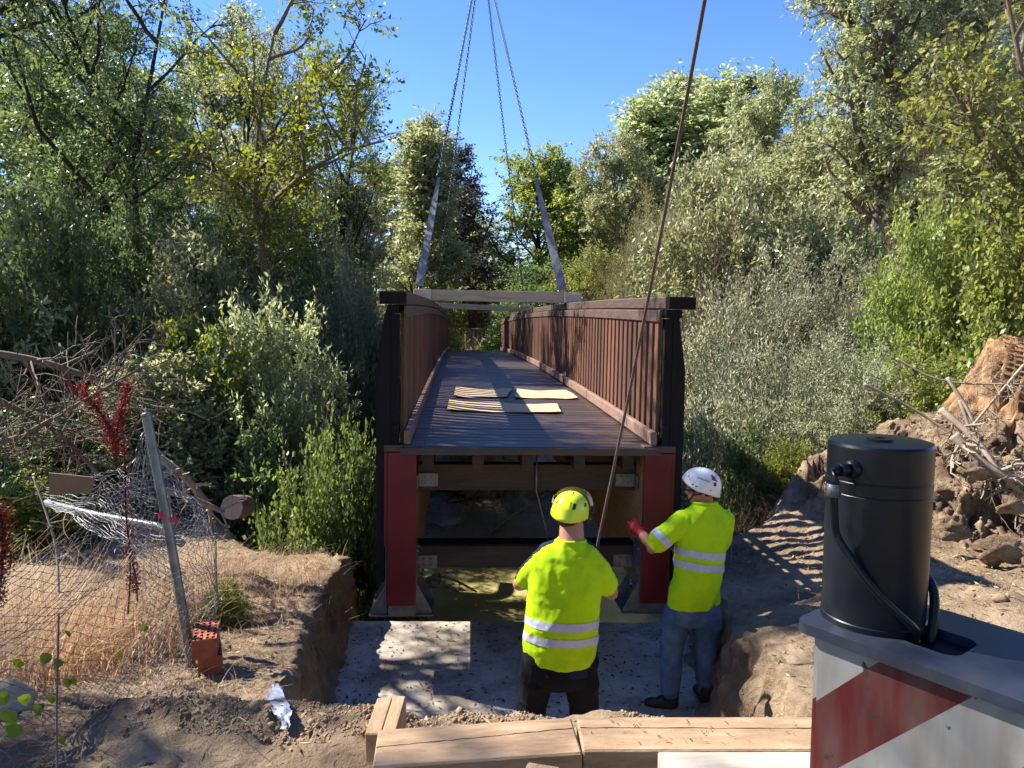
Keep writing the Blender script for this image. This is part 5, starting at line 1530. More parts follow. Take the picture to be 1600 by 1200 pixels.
branch('dead_stem', [P(52, 745, 3.9), P(72, 800, 3.8), P(90, 860, 3.7), P(92, 925, 3.6)], 0.005, 0.006, M['dead_wood'], 'thin pale dead stem bending down in front of the wire mesh', 'stem', side=6, seed=6, sl=0.12)
branch('dead_stem', [P(92, 960, 2.4), P(90, 1050, 2.35), P(88, 1120, 2.3), P(90, 1230, 2.2)], 0.003, 0.004, M['twig'], 'thin brown stem with a few green leaves at the bottom left', 'stem')

# rusty dock seed spikes
def dock(pts, label, h=0.25, n=1500, seed=0, rad=0.03):
    A = [Vector(p) for p in pts]; o = empty('dock_plant', A[0], label, 'plant'); base = A[0]
    sp_ = smooth_pts([a - base for a in A]); bm = bmesh.new(); add_tube(bm, sp_, 0.005, 5); from_bm('stalk', bm, M['leaf_red'], o)
    rg = np.random.default_rng(seed); arr = np.array([[list(p) for p in sp_]])
    s = 0.25 + 0.75 * rg.random(n); p, t = sample(arr, np.zeros(n, int), s)
    # short side racemes
    m_ = n // 12; s0 = 0.25 + 0.7 * rg.random(m_); p0, t0 = sample(arr, np.zeros(m_, int), s0)
    tw = grow(rg, p0, side_dirs(rg, t0, 0.45), rad * 3 * rg.uniform(0.4, 1.1, m_), 4, up=0.1)
    V, F, wh = leaves_on(rg, tw, 12, 0.014, 0.012, s0=0.0, droop=0.3, off=0.006)
    link('seed_head', np_mesh('seed_head', V, F, M['leaf_red'], tint=rg.random(len(F))), o)['kind'] = 'stuff'
dock([P(182, 735, 5.0), P(176, 690, 5.0), P(160, 645, 5.0), P(128, 610, 5.0)], 'rusty red seed spike leaning left above the wire mesh', seed=1, rad=0.045)
dock([P(182, 735, 5.05), P(180, 690, 5.05), P(188, 650, 5.05), P(200, 600, 5.1)], 'rusty red seed spike leaning right above the wire mesh', seed=2, rad=0.03)
dock([P(200, 960, 3.9), P(205, 880, 3.95), P(196, 800, 4.0), P(195, 700, 4.1)], 'tall dark red dried stalk behind the wire mesh', n=300, seed=3, rad=0.02)
dock([P(-10, 1000, 3.2), P(0, 920, 3.2), P(5, 860, 3.2), P(2, 800, 3.2)], 'dark red seed spike cut by the left border', seed=4, rad=0.03)
dock([P(215, 940, 3.95), P(212, 900, 3.95), P(205, 870, 3.95)], 'short dark red seed head hanging inside the wire mesh', n=300, seed=5, rad=0.02)

# a few green leaves at the lower left
def leafy(pts, sizes, label, seed=0):
    o = empty('vine_shoot', P(*pts[0]), label, 'plant'); rg = random.Random(seed)
    for k, ((px, py, yy), sz) in enumerate(zip(pts, sizes)):
        c = P(px, py, yy) - o.location; bm = bmesh.new()
        a = rg.uniform(0, 6.28); d = Vector((math.cos(a) * .5, rg.uniform(-.3, .3), -0.8)).normalized(); sd = d.cross(Vector((rg.uniform(-.4, .4), 1, 0.2))).normalized(); nn = d.cross(sd)
        out = [(0, 0), (0.42, 0.12), (0.5, 0.42), (0.28, 0.78), (0, 1.05), (-0.28, 0.78), (-0.5, 0.42), (-0.42, 0.12)]
        v0 = bm.verts.new(c + d * 0.45 * sz - nn * 0.1 * sz)
        vs_ = [bm.verts.new(c + sd * x * sz + d * y * sz) for x, y in out]
        for i in range(8): bm.faces.new((v0, vs_[i], vs_[(i + 1) % 8]))
        from_bm('leaf', bm, M['leaf_fresh'], o)
leafy([(8, 1110, 1.9), (22, 1130, 1.85), (5, 1080, 2.0), (30, 1030, 2.5), (105, 1060, 2.4), (105, 985, 2.45), (112, 1060, 2.4), (78, 1085, 2.35), (95, 1030, 2.4), (228, 975, 3.0), (188, 1020, 2.9), (36, 1085, 2.3), (60, 1100, 2.3), (75, 1020, 2.4), (95, 1150, 2.3)],
      [0.05, 0.045, 0.04, 0.045, 0.035, 0.03, 0.03, 0.04, 0.035, 0.04, 0.03, 0.04, 0.04, 0.04, 0.03], 'scattered green vine leaves growing through the wire at the bottom left')
place('weed_plant', S['fresh'], P(347, 945, 5.2).x, 5.2, s=0.14, sz=0.14, label='small green weed on the left bank above the bricks', cat='weed', parts=('stem', 'foliage'))
# driftwood in the water
branch('driftwood', [P(655, 918, 9.4), P(672, 900, 9.6), P(690, 912, 9.5), P(716, 924, 9.2)], 0.04, 0.02, M['dead_wood'], 'pale forked driftwood lying in the water beside the left red post', 'driftwood')
branch('driftwood', [P(654, 917, 9.3), P(680, 914, 9.3), P(693, 914, 9.35)], 0.035, 0.035, M['dead_wood'], 'short pale driftwood stick beside the left red post', 'driftwood')
branch('driftwood', [P(675, 898, 9.7), P(710, 905, 9.7), P(745, 925, 9.6)], 0.02, 0.012, M['dead_wood'], 'thin driftwood half sunk in the water', 'driftwood')
branch('dead_stem', [P(683, 760, 15.0), P(690, 790, 14.9), P(697, 815, 14.8)], 0.05, 0.06, M['dead_wood'], 'pale bare stick standing on the far bank under the bridge', 'stick')
branch('fallen_branch', [P(665, 818, 13.2), P(740, 812, 13.5), P(830, 808, 13.9), P(900, 798, 14.2)], 0.03, 0.012, M['dead_wood'], 'long pale branch lying along the far bank under the bridge', side=26, seed=71, sl=0.8)
branch('fallen_branch', [P(760, 836, 12.7), P(800, 805, 13.3), P(850, 775, 13.9)], 0.022, 0.01, M['dead_wood'], 'thin pale branch rising from the waterline under the bridge', side=26, seed=72, sl=0.8)
branch('fallen_branch', [P(680, 790, 14.2), P(760, 776, 14.5), P(860, 790, 14.3)], 0.02, 0.01, M['twig'], 'tangle of thin twigs high on the far bank under the bridge', side=40, seed=73, sl=0.9)
M['bank_rock'] = mat('earthy_boulder', [(0.20, 0.155, 0.11), (0.42, 0.345, 0.26), (0.55, 0.47, 0.37)], 0.95, 5, bump=1.0, bscale=16, bdist=0.05, spec=0.1)
# stones and soil lumps on the far bank
for i, (px, py, Y, s) in enumerate([(745, 790, 14.9, 0.55), (665, 785, 15.2, 0.5), (815, 800, 14.6, 0.40), (900, 790, 14.9, 0.55), (700, 826, 13.1, 0.16)]):
    q = P(px, py, Y)
    rock('bank_boulder', (q.x, Y, gz(q.x, Y) + s * 0.2), (s * 1.2, s * 0.8, s * 0.75), M['bank_rock'], ['largest earthy boulder on the far bank left of the yellow helmet', 'earthy boulder on the far bank beside the left red post', 'earthy boulder on the far bank under the bridge middle', 'earthy boulder on the far bank behind the yellow helmet', 'small boulder at the waterline under the bridge'][i], 'boulder', i, 4, 0.45)
for i, (px, py, s, lab) in enumerate([(1563, 938, .04, 'small pale stone on the open ground right of the striped box'), (1252, 925, .02, 'tiny stone beside the rim of the pit'), (985, 1108, .035, 'largest lump of soil on the near rim of the pit'), (1500, 905, .03, 'stone in the shade beneath the stump'), (655, 1137, .02, 'small lump beside the split end of wood')]):
    d = ray(px, py); Yq = 3.0
    for _ in range(12):
        q = P(px, py, Yq); Yq += (q.z - gz(q.x, q.y)) * 1.2
    q = P(px, py, Yq); rock('stone', (q.x, q.y, gz(q.x, q.y) + s * 0.3), (s * 1.3, s, s * 0.8), M['clod'], lab, 'stone', i + 5, 2)

# ------------------------------------------------------------------ broken stump and root mound
M['stump_bark'] = mat('furrowed_bark', [(0.075, 0.043, 0.026), (0.27, 0.165, 0.09), (0.48, 0.32, 0.18)], 0.95, 3.6, stretch=(2.2, 2.2, 0.8), detail=10, bump=0.8, bscale=14, bdist=0.05, spec=0.1)
sb = Vector((5.35, 7.7, gz(5.2, 7.7) - 0.2)); stp_ = P(1672, 565, 7.9)
stump = empty('broken_stump', sb, 'huge broken tree stump with furrowed bark leaning at the right edge', 'stump')
axs = (stp_ - sb); n = 90; sides = 260; a, b_ = frame_of(axs)
V = []
for i in range(n + 1):
    s = i / n; r_ = 0.80 + 0.5 * (1 - s) ** 1.5
    c = axs * s
    for k in range(sides):
        q = 2 * math.pi * k / sides
        dq = (a * math.cos(q) + b_ * math.sin(q)); lf = max(0.0, dq.dot(Vector((-0.95, -0.3, 0)))); lobes = 0.75 + 0.25 * math.cos(q * 7 + 1.2)
        qs = q + 0.35 * s + 0.05 * math.sin(s * 7)
        cs_ = Vector((math.cos(qs) * 4.6, math.sin(qs) * 4.6, s * 1.0))
        rd = abs(noise.noise(Vector((math.cos(qs) * 8, math.sin(qs) * 8, s * 1.6)))); rd2 = abs(noise.noise(Vector((math.cos(qs) * 19, math.sin(qs) * 19, s * 5))))
        rad = r_ * (1 + 0.12 * noise.noise(Vector((math.cos(qs), math.sin(qs), s)) * 1.2)) - 0.14 * (1 - min(1, rd * 3)) - 0.06 * (1 - min(1, rd2 * 3.5)) + 0.025 * noise.noise(Vector((math.cos(qs) * 9, math.sin(qs) * 9, s * 16)))
        top = 0.10 * noise.noise(Vector((math.cos(q) * 3, math.sin(q) * 3, 1))) * max(0, (s - 0.85) / 0.15)
        V.append(c + axs.normalized() * top + (a * math.cos(q) + b_ * math.sin(q)) * rad)
idx = np.arange((n + 1) * sides).reshape(n + 1, sides); nx_ = np.roll(idx, -1, axis=1)
F = np.stack([idx[:-1], nx_[:-1], nx_[1:], idx[1:]], -1).reshape(-1, 4)
link('bark_shell', np_mesh('bark_shell', np.array([v[:] for v in V]), F, M['stump_bark'], sm=True), stump)
bm = bmesh.new(); vs_ = [bm.verts.new(V[n * sides + k] - axs.normalized() * 0.03) for k in range(sides)]; bm.faces.new(vs_)
from_bm('broken_top', bm, M['dead_wood'], stump)
# mound of rotten wood, bark slabs and soil
M['rotten'] = mat('rotten_wood_mound', [(0.080, 0.053, 0.036), (0.23, 0.162, 0.105), (0.43, 0.33, 0.22)], 0.95, 4, detail=12, bump=1.0, bscale=22, bdist=0.05, spec=0.1)
mc = Vector((5.35, 7.75, gz(5.35, 7.75)))
N1, N2 = 250, 170
gx = np.linspace(-3.1, 1.6, N1); gy = np.linspace(-2.5, 0.9, N2)
GX, GY = np.meshgrid(gx, gy)
base_ = ground(GX + mc.x, GY + mc.y) - mc.z
dd = np.hypot(GX * 0.98, GY * 1.12); an = np.arctan2(GY, -GX)
lump = 1 + 0.22 * fbm(GX * 1.3 + 4, GY * 1.3, 2)
hgt = np.interp(dd * lump, [0, 0.7, 1.1, 1.45, 1.85, 2.2, 2.7], [0.95, 0.95, 0.86, 0.58, 0.22, 0.0, -0.2])
rid = 0.5 - np.abs(fbm(an * 4.2 + 0.25 * fbm(GX * 2, GY * 2, 2), dd * 0.9, 3)) * 1.4          # root flutes running down from the trunk
rid2 = 0.5 - np.abs(fbm(an * 13 + 3, dd * 2.0, 3)) * 1.6
lowp = sstep(1.0, 2.0, dd)
lum2 = (0.5 - np.abs(fbm(GX * 4.2, GY * 4.6, 3)) * 1.5)
lum3 = (0.5 - np.abs(fbm(GX * 11, GY * 12, 3)) * 1.4)
envm = sstep(2.6, 1.8, dd)
Zm = base_ + hgt + envm * ((1 - lowp) * (0.30 * rid + 0.10 * rid2) + lowp * (0.34 * lum2 + 0.15 * lum3 + 0.12 * rid) - 0.16)
hol = sstep(0.18, 0.42, fbm(GX * 2.1 + 8, GY * 2.4, 2)) * envm
Zm = Zm - 0.38 * hol * sstep(0.6, 1.0, dd)
edge_ = np.minimum(np.minimum(GX + 3.1, 1.6 - GX), np.minimum(GY + 2.5, 0.9 - GY)) / 0.25
Zm = np.where((edge_ < 1) | (dd > 2.6), np.minimum(Zm, base_ - 0.06), Zm)
env = envm
V = np.stack([GX + 0.10 * envm * fbm(GY * 6, Zm * 9, 3), GY - 0.18 * envm * fbm(GX * 5, Zm * 7, 3), Zm], -1).reshape(-1, 3)
idx = np.arange(N1 * N2).reshape(N2, N1)
F = np.stack([idx[:-1, :-1], idx[:-1, 1:], idx[1:, 1:], idx[1:, :-1]], -1).reshape(-1, 4)
mound = link('root_mound', np_mesh('root_mound', V, F, M['rotten'], sm=True)); mound.location = mc
tag(mound, 'crumbling reddish mound of rotten roots and soil below the broken stump', 'root mound')
# bark chunks on the mound: stuff
rg = np.random.default_rng(31); k = 4200
ci = rg.integers(0, len(V), k * 3); pv = V[ci]; ev = env.reshape(-1)[ci]; pv = pv[(ev > 0.3) & (pv[:, 1] < 0.1)][:k] + np.array(mc)
o = clods('bark_chunks', pv, (0.008, 0.06), M['rotten'], 33); o['label'] = 'chunks of rotten bark covering the mound below the stump'
for i, (px, py, s) in enumerate([(1560, 860, 0.13), (1490, 830, 0.09), (1520, 740, 0.10), (1580, 790, 0.08)]):
    q = P(px, py, (5.6, 5.9, 6.4, 6.0)[i])
    rock('bark_slab', (q.x, q.y, q.z), (s * 1.2, s * 0.7, s * 0.8), M['rotten'], ['blocky orange chunk of bark low at the right edge', 'chunk of rotten wood low on the mound beside the jack', 'chunk of pale root in the middle of the mound', 'small chunk of bark at the right edge of the mound'][i], 'bark chunk', i + 11, 3, 0.7)
# roots over the mound
RP = [([(1470, 640, 6.9), (1530, 690, 6.6), (1560, 740, 6.4), (1620, 790, 6.3)], 0.035, 0.02), ([(1480, 590, 7.0), (1520, 650, 6.8), (1540, 720, 6.6), (1560, 760, 6.5)], 0.018, 0.01),
      ([(1350, 600, 7.2), (1430, 640, 7.1), (1490, 680, 6.9), (1530, 700, 6.7)], 0.016, 0.01), ([(1500, 625, 6.9), (1515, 670, 6.8), (1530, 720, 6.6), (1545, 760, 6.4)], 0.02, 0.01),
      ([(1600, 570, 6.9), (1540, 640, 6.8), (1500, 690, 6.7)], 0.014, 0.01), ([(1400, 560, 7.3), (1470, 600, 7.1), (1600, 600, 6.9)], 0.012, 0.008),
      ([(1490, 680, 6.6), (1545, 735, 6.4), (1605, 755, 6.3)], 0.05, 0.03)]
RL = ['thick pale root running down right across the mound', 'thin curved root hanging over the dark hollow', 'long thin bare stick pointing left from the mound', 'curved grey root in the middle of the mound', 'thin straight stick leaning on the stump', 'long thin twig lying across the furrowed bark', 'thickest orange root at the foot of the stump']
for i, (pts, r0_, r1_) in enumerate(RP):
    branch('root', [P(*p) for p in pts], r0_, r1_, M['dead_wood'], RL[i], 'root', side=14, seed=40 + i, sl=0.35)
# ------------------------------------------------------------------ people
def fabric(name, cols, rough=0.85, scale=5, bump=0.25, sheen=0.0, bscale=60):
    m = mat(name, cols, rough, scale, bump=bump, bscale=bscale, spec=0.2, bdist=0.004)
    return m
M['hivis'] = fabric('fluorescent_yellow_fabric', [(0.34, 0.53, 0.008), (0.45, 0.69, 0.006), (0.50, 0.75, 0.007)])
b = M['hivis'].node_tree.nodes['Principled BSDF']
M['navy'] = fabric('navy_fabric', [(0.008, 0.012, 0.035), (0.014, 0.019, 0.05)])
M['black_cloth'] = fabric('black_work_cloth', [(0.003, 0.0035, 0.005), (0.008, 0.009, 0.011)])
M['jeans'] = fabric('blue_denim', [(0.035, 0.075, 0.15), (0.065, 0.12, 0.215), (0.10, 0.165, 0.27)], scale=7)
M['tape_grey'] = mat('reflective_tape', [(0.42, 0.45, 0.53), (0.54, 0.57, 0.65)], 0.5, 20, bump=0.1, metal=0.1)
M['skin'] = mat('sunburnt_skin', [(0.36, 0.15, 0.10), (0.46, 0.21, 0.14)], 0.55, 12, bump=0.1, spec=0.4)
M['skin'].node_tree.nodes['Principled BSDF'].inputs['Subsurface Weight'].default_value = 0.0
M['glove'] = mat('red_glove', [(0.22, 0.006, 0.02), (0.34, 0.01, 0.03)], 0.8, 30, bump=0.3)
M['hair'] = mat('dark_hair', [(0.01, 0.008, 0.006), (0.03, 0.022, 0.016)], 0.8, 60, bump=0.5)
M['helmet_yellow'] = mat('yellow_helmet_shell', [(0.55, 0.70, 0.012), (0.62, 0.76, 0.02)], 0.28, 3, bump=0, spec=0.6)
M['helmet_white'] = mat('white_helmet_shell', [(0.72, 0.72, 0.70), (0.80, 0.80, 0.79)], 0.28, 3, bump=0, spec=0.6)
M['black_plastic'] = mat('black_plastic', [(0.008, 0.008, 0.01), (0.018, 0.018, 0.02)], 0.45, 5, bump=0)
M['red_plastic'] = mat('red_plastic', [(0.40, 0.012, 0.03), (0.48, 0.02, 0.04)], 0.35, 5, bump=0)
M['visor'] = mat('smoky_visor', [(0.20, 0.17, 0.145), (0.30, 0.26, 0.22)], 0.25, 5, bump=0, spec=0.6)
M['shoe'] = mat('black_shoe', [(0.01, 0.01, 0.01), (0.03, 0.028, 0.026)], 0.6, 20, bump=0.2)

def loft(bm, rings, sides=20, yaw=0.0, sq=0.0):
    """rings: (centre, rx, ry) or (centre, rx, ry, yaw)"""
    rr = []
    for rg_ in rings:
        c, rx, ry = rg_[:3]; yw = rg_[3] if len(rg_) > 3 else yaw
        ring = []
        for k in range(sides):
            q = 2 * math.pi * k / sides
            cx, sy = math.cos(q), math.sin(q)
            e = 1 - sq * 0.5
            x = math.copysign(abs(cx) ** e, cx) * rx; y = math.copysign(abs(sy) ** e, sy) * ry
            ring.append(bm.verts.new(Vector(c) + Vector((x * math.cos(yw) - y * math.sin(yw), x * math.sin(yw) + y * math.cos(yw), 0))))
        rr.append(ring)
    for i in range(len(rr) - 1):
        for k in range(sides): bm.faces.new((rr[i][k], rr[i][(k + 1) % sides], rr[i + 1][(k + 1) % sides], rr[i + 1][k]))
    bm.faces.new(rr[0][::-1]); bm.faces.new(rr[-1])
def ball(bm, c, r_, sub=2):
    r_ = (r_, r_, r_) if not hasattr(r_, '__len__') else r_
    bmesh.ops.create_icosphere(bm, subdivisions=sub, radius=1.0, matrix=Matrix.Translation(c) @ Matrix.Diagonal((*r_, 1)))
def limb(bm, pts, rad, sides=14):
    add_tube(bm, pts, rad, sides)
    for p, r_ in zip(pts, rad): ball(bm, p, r_ * 0.99)

def vox(name, fill, voxel, m, parent, wrinkle=None, smooth_it=4, fac=0.5):
    bm = bmesh.new(); fill(bm)
    me = bpy.data.meshes.new(name); bm.to_mesh(me); bm.free()
    o = link('tmp_' + name, me)
    md = o.modifiers.new('r', 'REMESH'); md.mode = 'VOXEL'; md.voxel_size = voxel; md.use_smooth_shade = True
    ms = o.modifiers.new('s', 'SMOOTH'); ms.iterations = smooth_it; ms.factor = fac
    dg = bpy.context.evaluated_depsgraph_get()
    me2 = bpy.data.meshes.new_from_object(o.evaluated_get(dg))
    bpy.data.objects.remove(o); bpy.data.meshes.remove(me)
    me2.name = name
    if wrinkle:
        n = len(me2.vertices); co = np.empty(n * 3, np.float32); me2.vertices.foreach_get('co', co); co = co.reshape(-1, 3)
        nr = np.empty(n * 3, np.float32); me2.vertices.foreach_get('normal', nr); nr = nr.reshape(-1, 3)
        co = co + nr * wrinkle(co)[:, None]
        me2.vertices.foreach_set('co', co.astype(np.float32).ravel())
    me2.materials.clear(); me2.materials.append(m)
    smooth(me2)
    me2.update()
    return link(name, me2, parent)

def folds(freq, amp, d=(1, 0, 0.3), seed=0, fine=0.4):
    d = np.array(d, float); d /= np.linalg.norm(d)
    e = np.cross(d, [0, 1, 0]); e /= np.linalg.norm(e)
    def f(co):
        u = co @ d; v = co @ e
        w = fbm(u * freq + seed, v * freq * 0.28 + seed, 3)
        r_ = 1 - np.abs(w) * 3
        return amp * np.clip(r_, -1, 1) * 0.7 + amp * fine * fbm(co[:, 0] * 30 + seed, co[:, 2] * 30, 2)
    return f

def cut_band(src, name, test, m, parent, off=0.0035):
    """a strip of cloth lifted off src where test(face centre) holds"""
    bm = bmesh.new(); bm.from_mesh(src.data); bm.normal_update()
    dele = [f for f in bm.faces if not test(f.calc_center_median(), f.normal)]
    bmesh.ops.delete(bm, geom=dele, context='FACES')
    bm.normal_update()
    for v in bm.verts: v.co += v.normal * off
    me = bpy.data.meshes.new(name); bm.to_mesh(me); bm.free(); me.materials.append(m); smooth(me)
    return link(name, me, parent)
def refine_band(src, planes):
    """cuts src along planes so that band edges are straight"""
    bm = bmesh.new(); bm.from_mesh(src.data)
    for co, no in planes:
        bmesh.ops.bisect_plane(bm, geom=bm.verts[:] + bm.edges[:] + bm.faces[:], plane_co=co, plane_no=no, dist=1e-5)
    bm.to_mesh(src.data); bm.free(); smooth(src.data)

def basis(f, u):
    f = Vector(f).normalized(); u = (Vector(u) - f * Vector(u).dot(f)).normalized(); r_ = f.cross(u)
    return Matrix(((r_.x, f.x, u.x), (r_.y, f.y, u.y), (r_.z, f.z, u.z)))

def head_fill(bm, c, B, sc=1.0):
    """head and face around c; B maps (right, front, up)"""
    def e(p, r_, sub=2):
        mt = Matrix.Translation(c + B @ (Vector(p) * sc)) @ B.to_4x4() @ Matrix.Diagonal((r_[0] * sc, r_[1] * sc, r_[2] * sc, 1))
        bmesh.ops.create_icosphere(bm, subdivisions=sub, radius=1.0, matrix=mt)
    e((0, -0.01, 0.025), (0.077, 0.097, 0.095), 3)
    e((0, 0.025, -0.035), (0.062, 0.068, 0.080), 3)
    e((0, 0.055, -0.085), (0.040, 0.038, 0.030))
    e((0, 0.098, -0.022), (0.013, 0.022, 0.018)); e((0, 0.092, 0.002), (0.009, 0.014, 0.026))
    e((0, 0.086, -0.055), (0.026, 0.014, 0.010)); e((0, 0.084, -0.067), (0.022, 0.013, 0.008))
    e((0, 0.078, 0.030), (0.052, 0.020, 0.012))
    for s in (-1, 1):
        e((s * 0.032, 0.066, -0.020), (0.022, 0.022, 0.018))
        e((s * 0.078, -0.008, -0.012), (0.009, 0.020, 0.031))

def helmet(parent, c, B, m, kind):
    """shell with rim, vents, straps; c is the head centre"""
    o = bpy.data.objects.new('helmet', None)
    T = Matrix.Translation(c) @ B.to_4x4()
    bm = bmesh.new(); NS, NR = 40, 14; rings = []
    rx, ry, rz = 0.112, 0.142, 0.125
    def rim(q):       # height of the rim round the head: q = 0 right, 90 front
        return -0.022 - 0.034 * max(0, -math.sin(q)) ** 1.5 + 0.040 * max(0, math.sin(q)) ** 2 
    for i in range(NR + 1):
        t = i / NR; ring = []
        for k in range(NS):
            q = 2 * math.pi * k / NS; z0 = rim(q); z = z0 + (rz - z0) * math.sin(t * math.pi / 2)
            rad = math.sqrt(max(0, 1 - (max(0, z) / rz) ** 2.3)); 
            flare = 1 + 0.05 * (1 - t) ** 6
            ridge = 1 + 0.012 * math.cos(q * 6) * math.sin(t * math.pi)
            ring.append(bm.verts.new(T @ Vector((rx * rad * math.cos(q) * flare * ridge, ry * rad * math.sin(q) * flare * ridge - 0.004, z + 0.012))))
        rings.append(ring)
    for i in range(NR):
        for k in range(NS): bm.faces.new((rings[i][k], rings[i][(k + 1) % NS], rings[i + 1][(k + 1) % NS], rings[i + 1][k]))
    bmesh.ops.remove_doubles(bm, verts=bm.verts[:], dist=0.0015)
    bmesh.ops.recalc_face_normals(bm, faces=bm.faces[:])
    bmesh.ops.solidify(bm, geom=bm.faces[:], thickness=0.006)
    sh_ = from_bm('helmet', bm, m, parent, True)
    def surf(az, el, out=0.0015):
        """point and normal on the shell; az degrees from the right, 90 = front"""
        q = R(az); z = rz * math.sin(R(el)); rad = math.sqrt(max(0, 1 - (max(0, z) / rz) ** 2.3))
        p = Vector((rx * rad * math.cos(q), ry * rad * math.sin(q) - 0.004, z + 0.012)); n = Vector((math.cos(q) * rad / rx, math.sin(q) * rad / ry, z / rz / rz)).normalized()
        return p + n * out, n
    def patch(name, pts, mm, out=0.002, mid=None):
        bm = bmesh.new(); ps = [surf(a_, e_, out) for a_, e_ in pts]
        ca = sum(a_ for a_, _ in pts) / len(pts); ce = sum(e_ for _, e_ in pts) / len(pts)
        cm = bm.verts.new(T @ surf(ca, ce, out + 0.0012)[0]); vs_ = [bm.verts.new(T @ p) for p, n in ps]
        for i in range(len(vs_)): bm.faces.new((cm, vs_[i], vs_[(i + 1) % len(vs_)]))
        from_bm(name, bm, mm, sh_, True)
    if kind == 'yellow':
        for a_, e_, w, h in ((-65, 22, 6, 9), (-130, 26, 5, 7), (-20, 30, 6, 6)):
            patch('vent', [(a_ - w, e_ - h), (a_ + w * 0.8, e_ - h * .8), (a_ + w * 1.1, e_ + h * .9), (a_ - w * .7, e_ + h)], M['black_plastic'])
        patch('vent', [(-83, 62), (-79, 62), (-72, 78), (-80, 78)], M['black_plastic'])
        patch('rear_panel', [(-112, 12), (-80, 10), (-80, 36), (-112, 38)], M['helmet_yellow'], 0.004)
        # raised visor in front and its pivots
        bm = bmesh.new(); prev = None
        for i in range(13):
            az = R(20 + 140 * i / 12); ring = []
            for j in range(6):
                t = j / 5; rr_2 = 0.150 - 0.010 * t * t; h = 0.03 + 0.125 * t * math.sin(math.pi * (i + 0.6) / 13.2) ** 0.5
                ring.append(bm.verts.new(T @ Vector((rr_2 * math.cos(az) * 0.95, 0.035 + rr_2 * math.sin(az) * 0.85 - 0.05 * t, h))))
            if prev:
                for j in range(5): bm.faces.new((prev[j], prev[j + 1], ring[j + 1], ring[j]))
            prev = ring
        bmesh.ops.solidify(bm, geom=bm.faces[:], thickness=0.003)
        from_bm('visor', bm, M['visor'], sh_, True)
        for s in (-1, 1):
            bm = bmesh.new(); add_tube(bm, [T @ Vector((s * 0.106, 0.03, 0.02)), T @ Vector((s * 0.128, 0.045, 0.03)), T @ Vector((s * 0.125, 0.06, 0.08))], 0.013, 8); from_bm('visor_arm', bm, M['black_plastic'], sh_, True)
            bm = bmesh.new(); ball(bm, T @ Vector((s * 0.105, 0.02, -0.015)), 0.030); from_bm('ear_cup', bm, M['black_plastic'], sh_, True)
    else:
        # faces left: its left side is seen
        patch('vent', [(-148, 18), (-138, 17), (-136, 27), (-141, 31), (-147, 28)], M['black_plastic'])
        patch('red_panel', [(-152, 38), (-128, 30), (-133, 50), (-150, 58)], M['red_plastic'])
        patch('red_panel', [(135, 18), (118, 16), (108, 38), (128, 44)], M['red_plastic'])
        for a_, e_ in ((150, 6), (162, 4), (176, 2)):
            patch('vent', [(a_ - 4, e_ - 2), (a_ + 4, e_ - 2), (a_ + 4, e_ + 3), (a_ - 4, e_ + 3)], M['black_plastic'])
        for a_, e_ in ((-155, 2), (-112, 0)):
            patch('rivet', [(a_ + 2.2 * math.cos(q), e_ + 2.2 * math.sin(q)) for q in np.arange(8) * math.pi / 4], M['black_plastic'])
        # small dark lettering on the side
        cu = bpy.data.curves.new('txt', 'FONT'); cu.body = 'climbtechno'; cu.size = 0.021; cu.align_x = 'CENTER'; cu.extrude = 0.0
        to = link('tmp_txt', cu); dg = bpy.context.evaluated_depsgraph_get(); mt = bpy.data.meshes.new_from_object(to.evaluated_get(dg)); bpy.data.objects.remove(to)
        for v in mt.vertices:
            az = 176 + v.co.x / 0.125 * 57.3; el = 31 + (v.co.y) / 0.12 * 57.3 * 1.0 - (v.co.x) * 40
            v.co = T @ surf(az, el, 0.0022)[0]
        mt.materials.clear(); mt.materials.append(M['black_plastic']); mt.name = 'lettering'; link('lettering', mt, sh_)
    # chin straps
    for s in (-1, 1):
        bm = bmesh.new()
        add_tube(bm, [T @ Vector(p) for p in ((s * 0.098, 0.045, 0.015), (s * 0.082, 0.04, -0.045), (s * 0.055, 0.055, -0.10), (0, 0.070, -0.128))], 0.0065, 6)
        add_tube(bm, [T @ Vector(p) for p in ((s * 0.098, -0.045, -0.005), (s * 0.086, 0.0, -0.035), (s * 0.078, 0.035, -0.055))], 0.0055, 6)
        from_bm('chin_strap', bm, M['black_plastic'], sh_, True)
    return sh_

